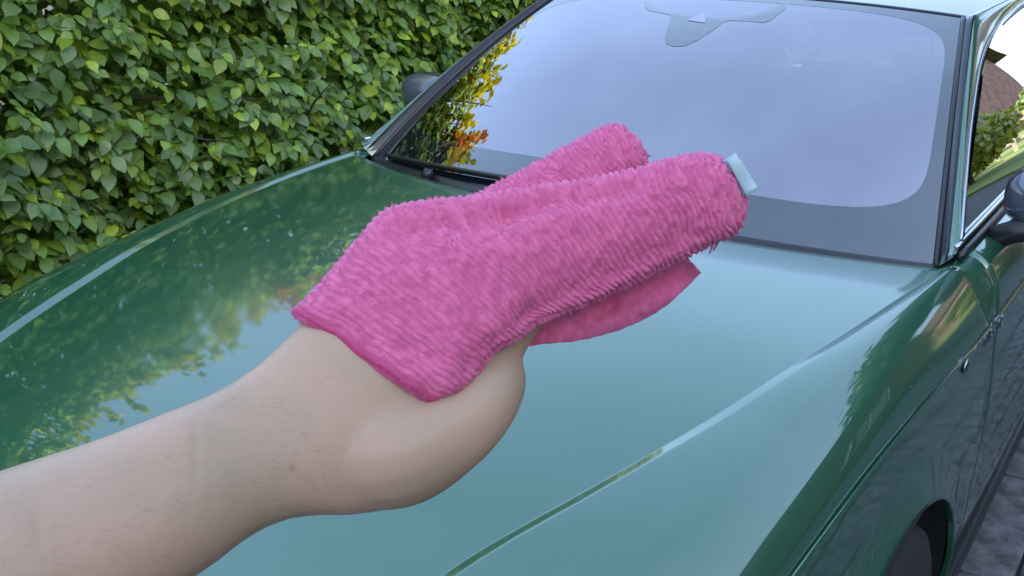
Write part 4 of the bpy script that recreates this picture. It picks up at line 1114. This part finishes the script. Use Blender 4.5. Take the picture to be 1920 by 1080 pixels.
# loose pile fibres standing off the surface
r3 = np.random.default_rng(5); me.calc_loop_triangles() if hasattr(me, 'calc_loop_triangles') else None
idx = r3.choice(len(co2), 30000, replace=False); idx = idx[(rib[idx] > .6) & (which[idx] != 2)]
P = co2[idx]; Nn = nr[idx]; rd = r3.normal(0, 1, (len(P), 3)); side = np.cross(Nn, rd); side /= np.linalg.norm(side, axis=1, keepdims=True)
tipv = P+Nn*r3.uniform(.0001, .0007, (len(P), 1))+rd*.0004; wv = .00016
V = np.stack([P-side*wv-Nn*.0003, P+side*wv-Nn*.0003, (P+tipv)/2+side*wv+rd*.0002, (P+tipv)/2-side*wv+rd*.0002, tipv], 1).reshape(-1, 3)
base = np.arange(len(P))[:, None]*5
F3 = np.concatenate([base+np.array([[0, 1, 2]]), base+np.array([[0, 2, 3]]), base+np.array([[3, 2, 4]])])
fz = new_mesh_tri('pile_fibre', V, F3); o = link('pile_fibre', fz, mat('pink_fibre', (.58, .13, .28), .9), cloth, False); o['kind'] = 'stuff'
# loose threads under the fingertip
for (pts) in ([(1345, 440, .400), (1338, 455, .400), (1330, 476, .400)], [(1352, 440, .400), (1342, 462, .401), (1337, 470, .401)], [(1378, 428, .400), (1374, 437, .400), (1380, 444, .400)]):
    MB().tube([P3(*p) for p in pts], [.0006, .0005, .0003], 6).build('loose_thread', M['cloth'], cloth, True)
# folded care label at the tip
q = MB(); D1 = .3955
def strip(pts, name, mt, th=.0007):
    a = [P3(u, v, d) for u, v, d in pts]; nrm = np.cross(a[1]-a[0], a[3]-a[0]); nrm /= np.linalg.norm(nrm)
    return MB().add([*a, *[p+nrm*th for p in a]], [(0, 1, 2, 3), (7, 6, 5, 4), (0, 4, 5, 1), (1, 5, 6, 2), (2, 6, 7, 3), (3, 7, 4, 0)])
M['label'] = mat('pale_blue_label', (.33, .45, .49), .35, spec=.6, noise=.1)
# a ribbon loop: front leaf, rolled outer edge, back leaf
A0, A1 = P3(1357, 300, .3935), P3(1398, 368, .3945); B0, B1 = P3(1372, 291, .3945), P3(1418, 357, .3955)
dn = np.cross(A1-A0, B0-A0); dn /= np.linalg.norm(dn)
if dn@Fw > 0: dn = -dn
rows = []
for k in range(9):
    a = math.pi*k/8; o_ = dn*(.0016*math.cos(a)); ex_ = .0016*math.sin(a)
    rows.append([B0+(B0-A0)/np.linalg.norm(B0-A0)*ex_+o_, B1+(B1-A1)/np.linalg.norm(B1-A1)*ex_+o_])
rows = [[A0+dn*.0016, A1+dn*.0016]]+rows+[[A0-dn*.0016, A1-dn*.0016]]
R_ = []
for a, b in rows: R_.append([a+(b-a)*t+dn*.0005*math.sin(t*5+.6) for t in np.linspace(0, 1, 12)])
R_ = np.array(R_); lo_ = mobj('care_label', R_.reshape(-1, 3), grid_faces(len(R_), 12), M['label'], cloth)
sm = lo_.modifiers.new('thick', 'SOLIDIFY'); sm.thickness = .0005
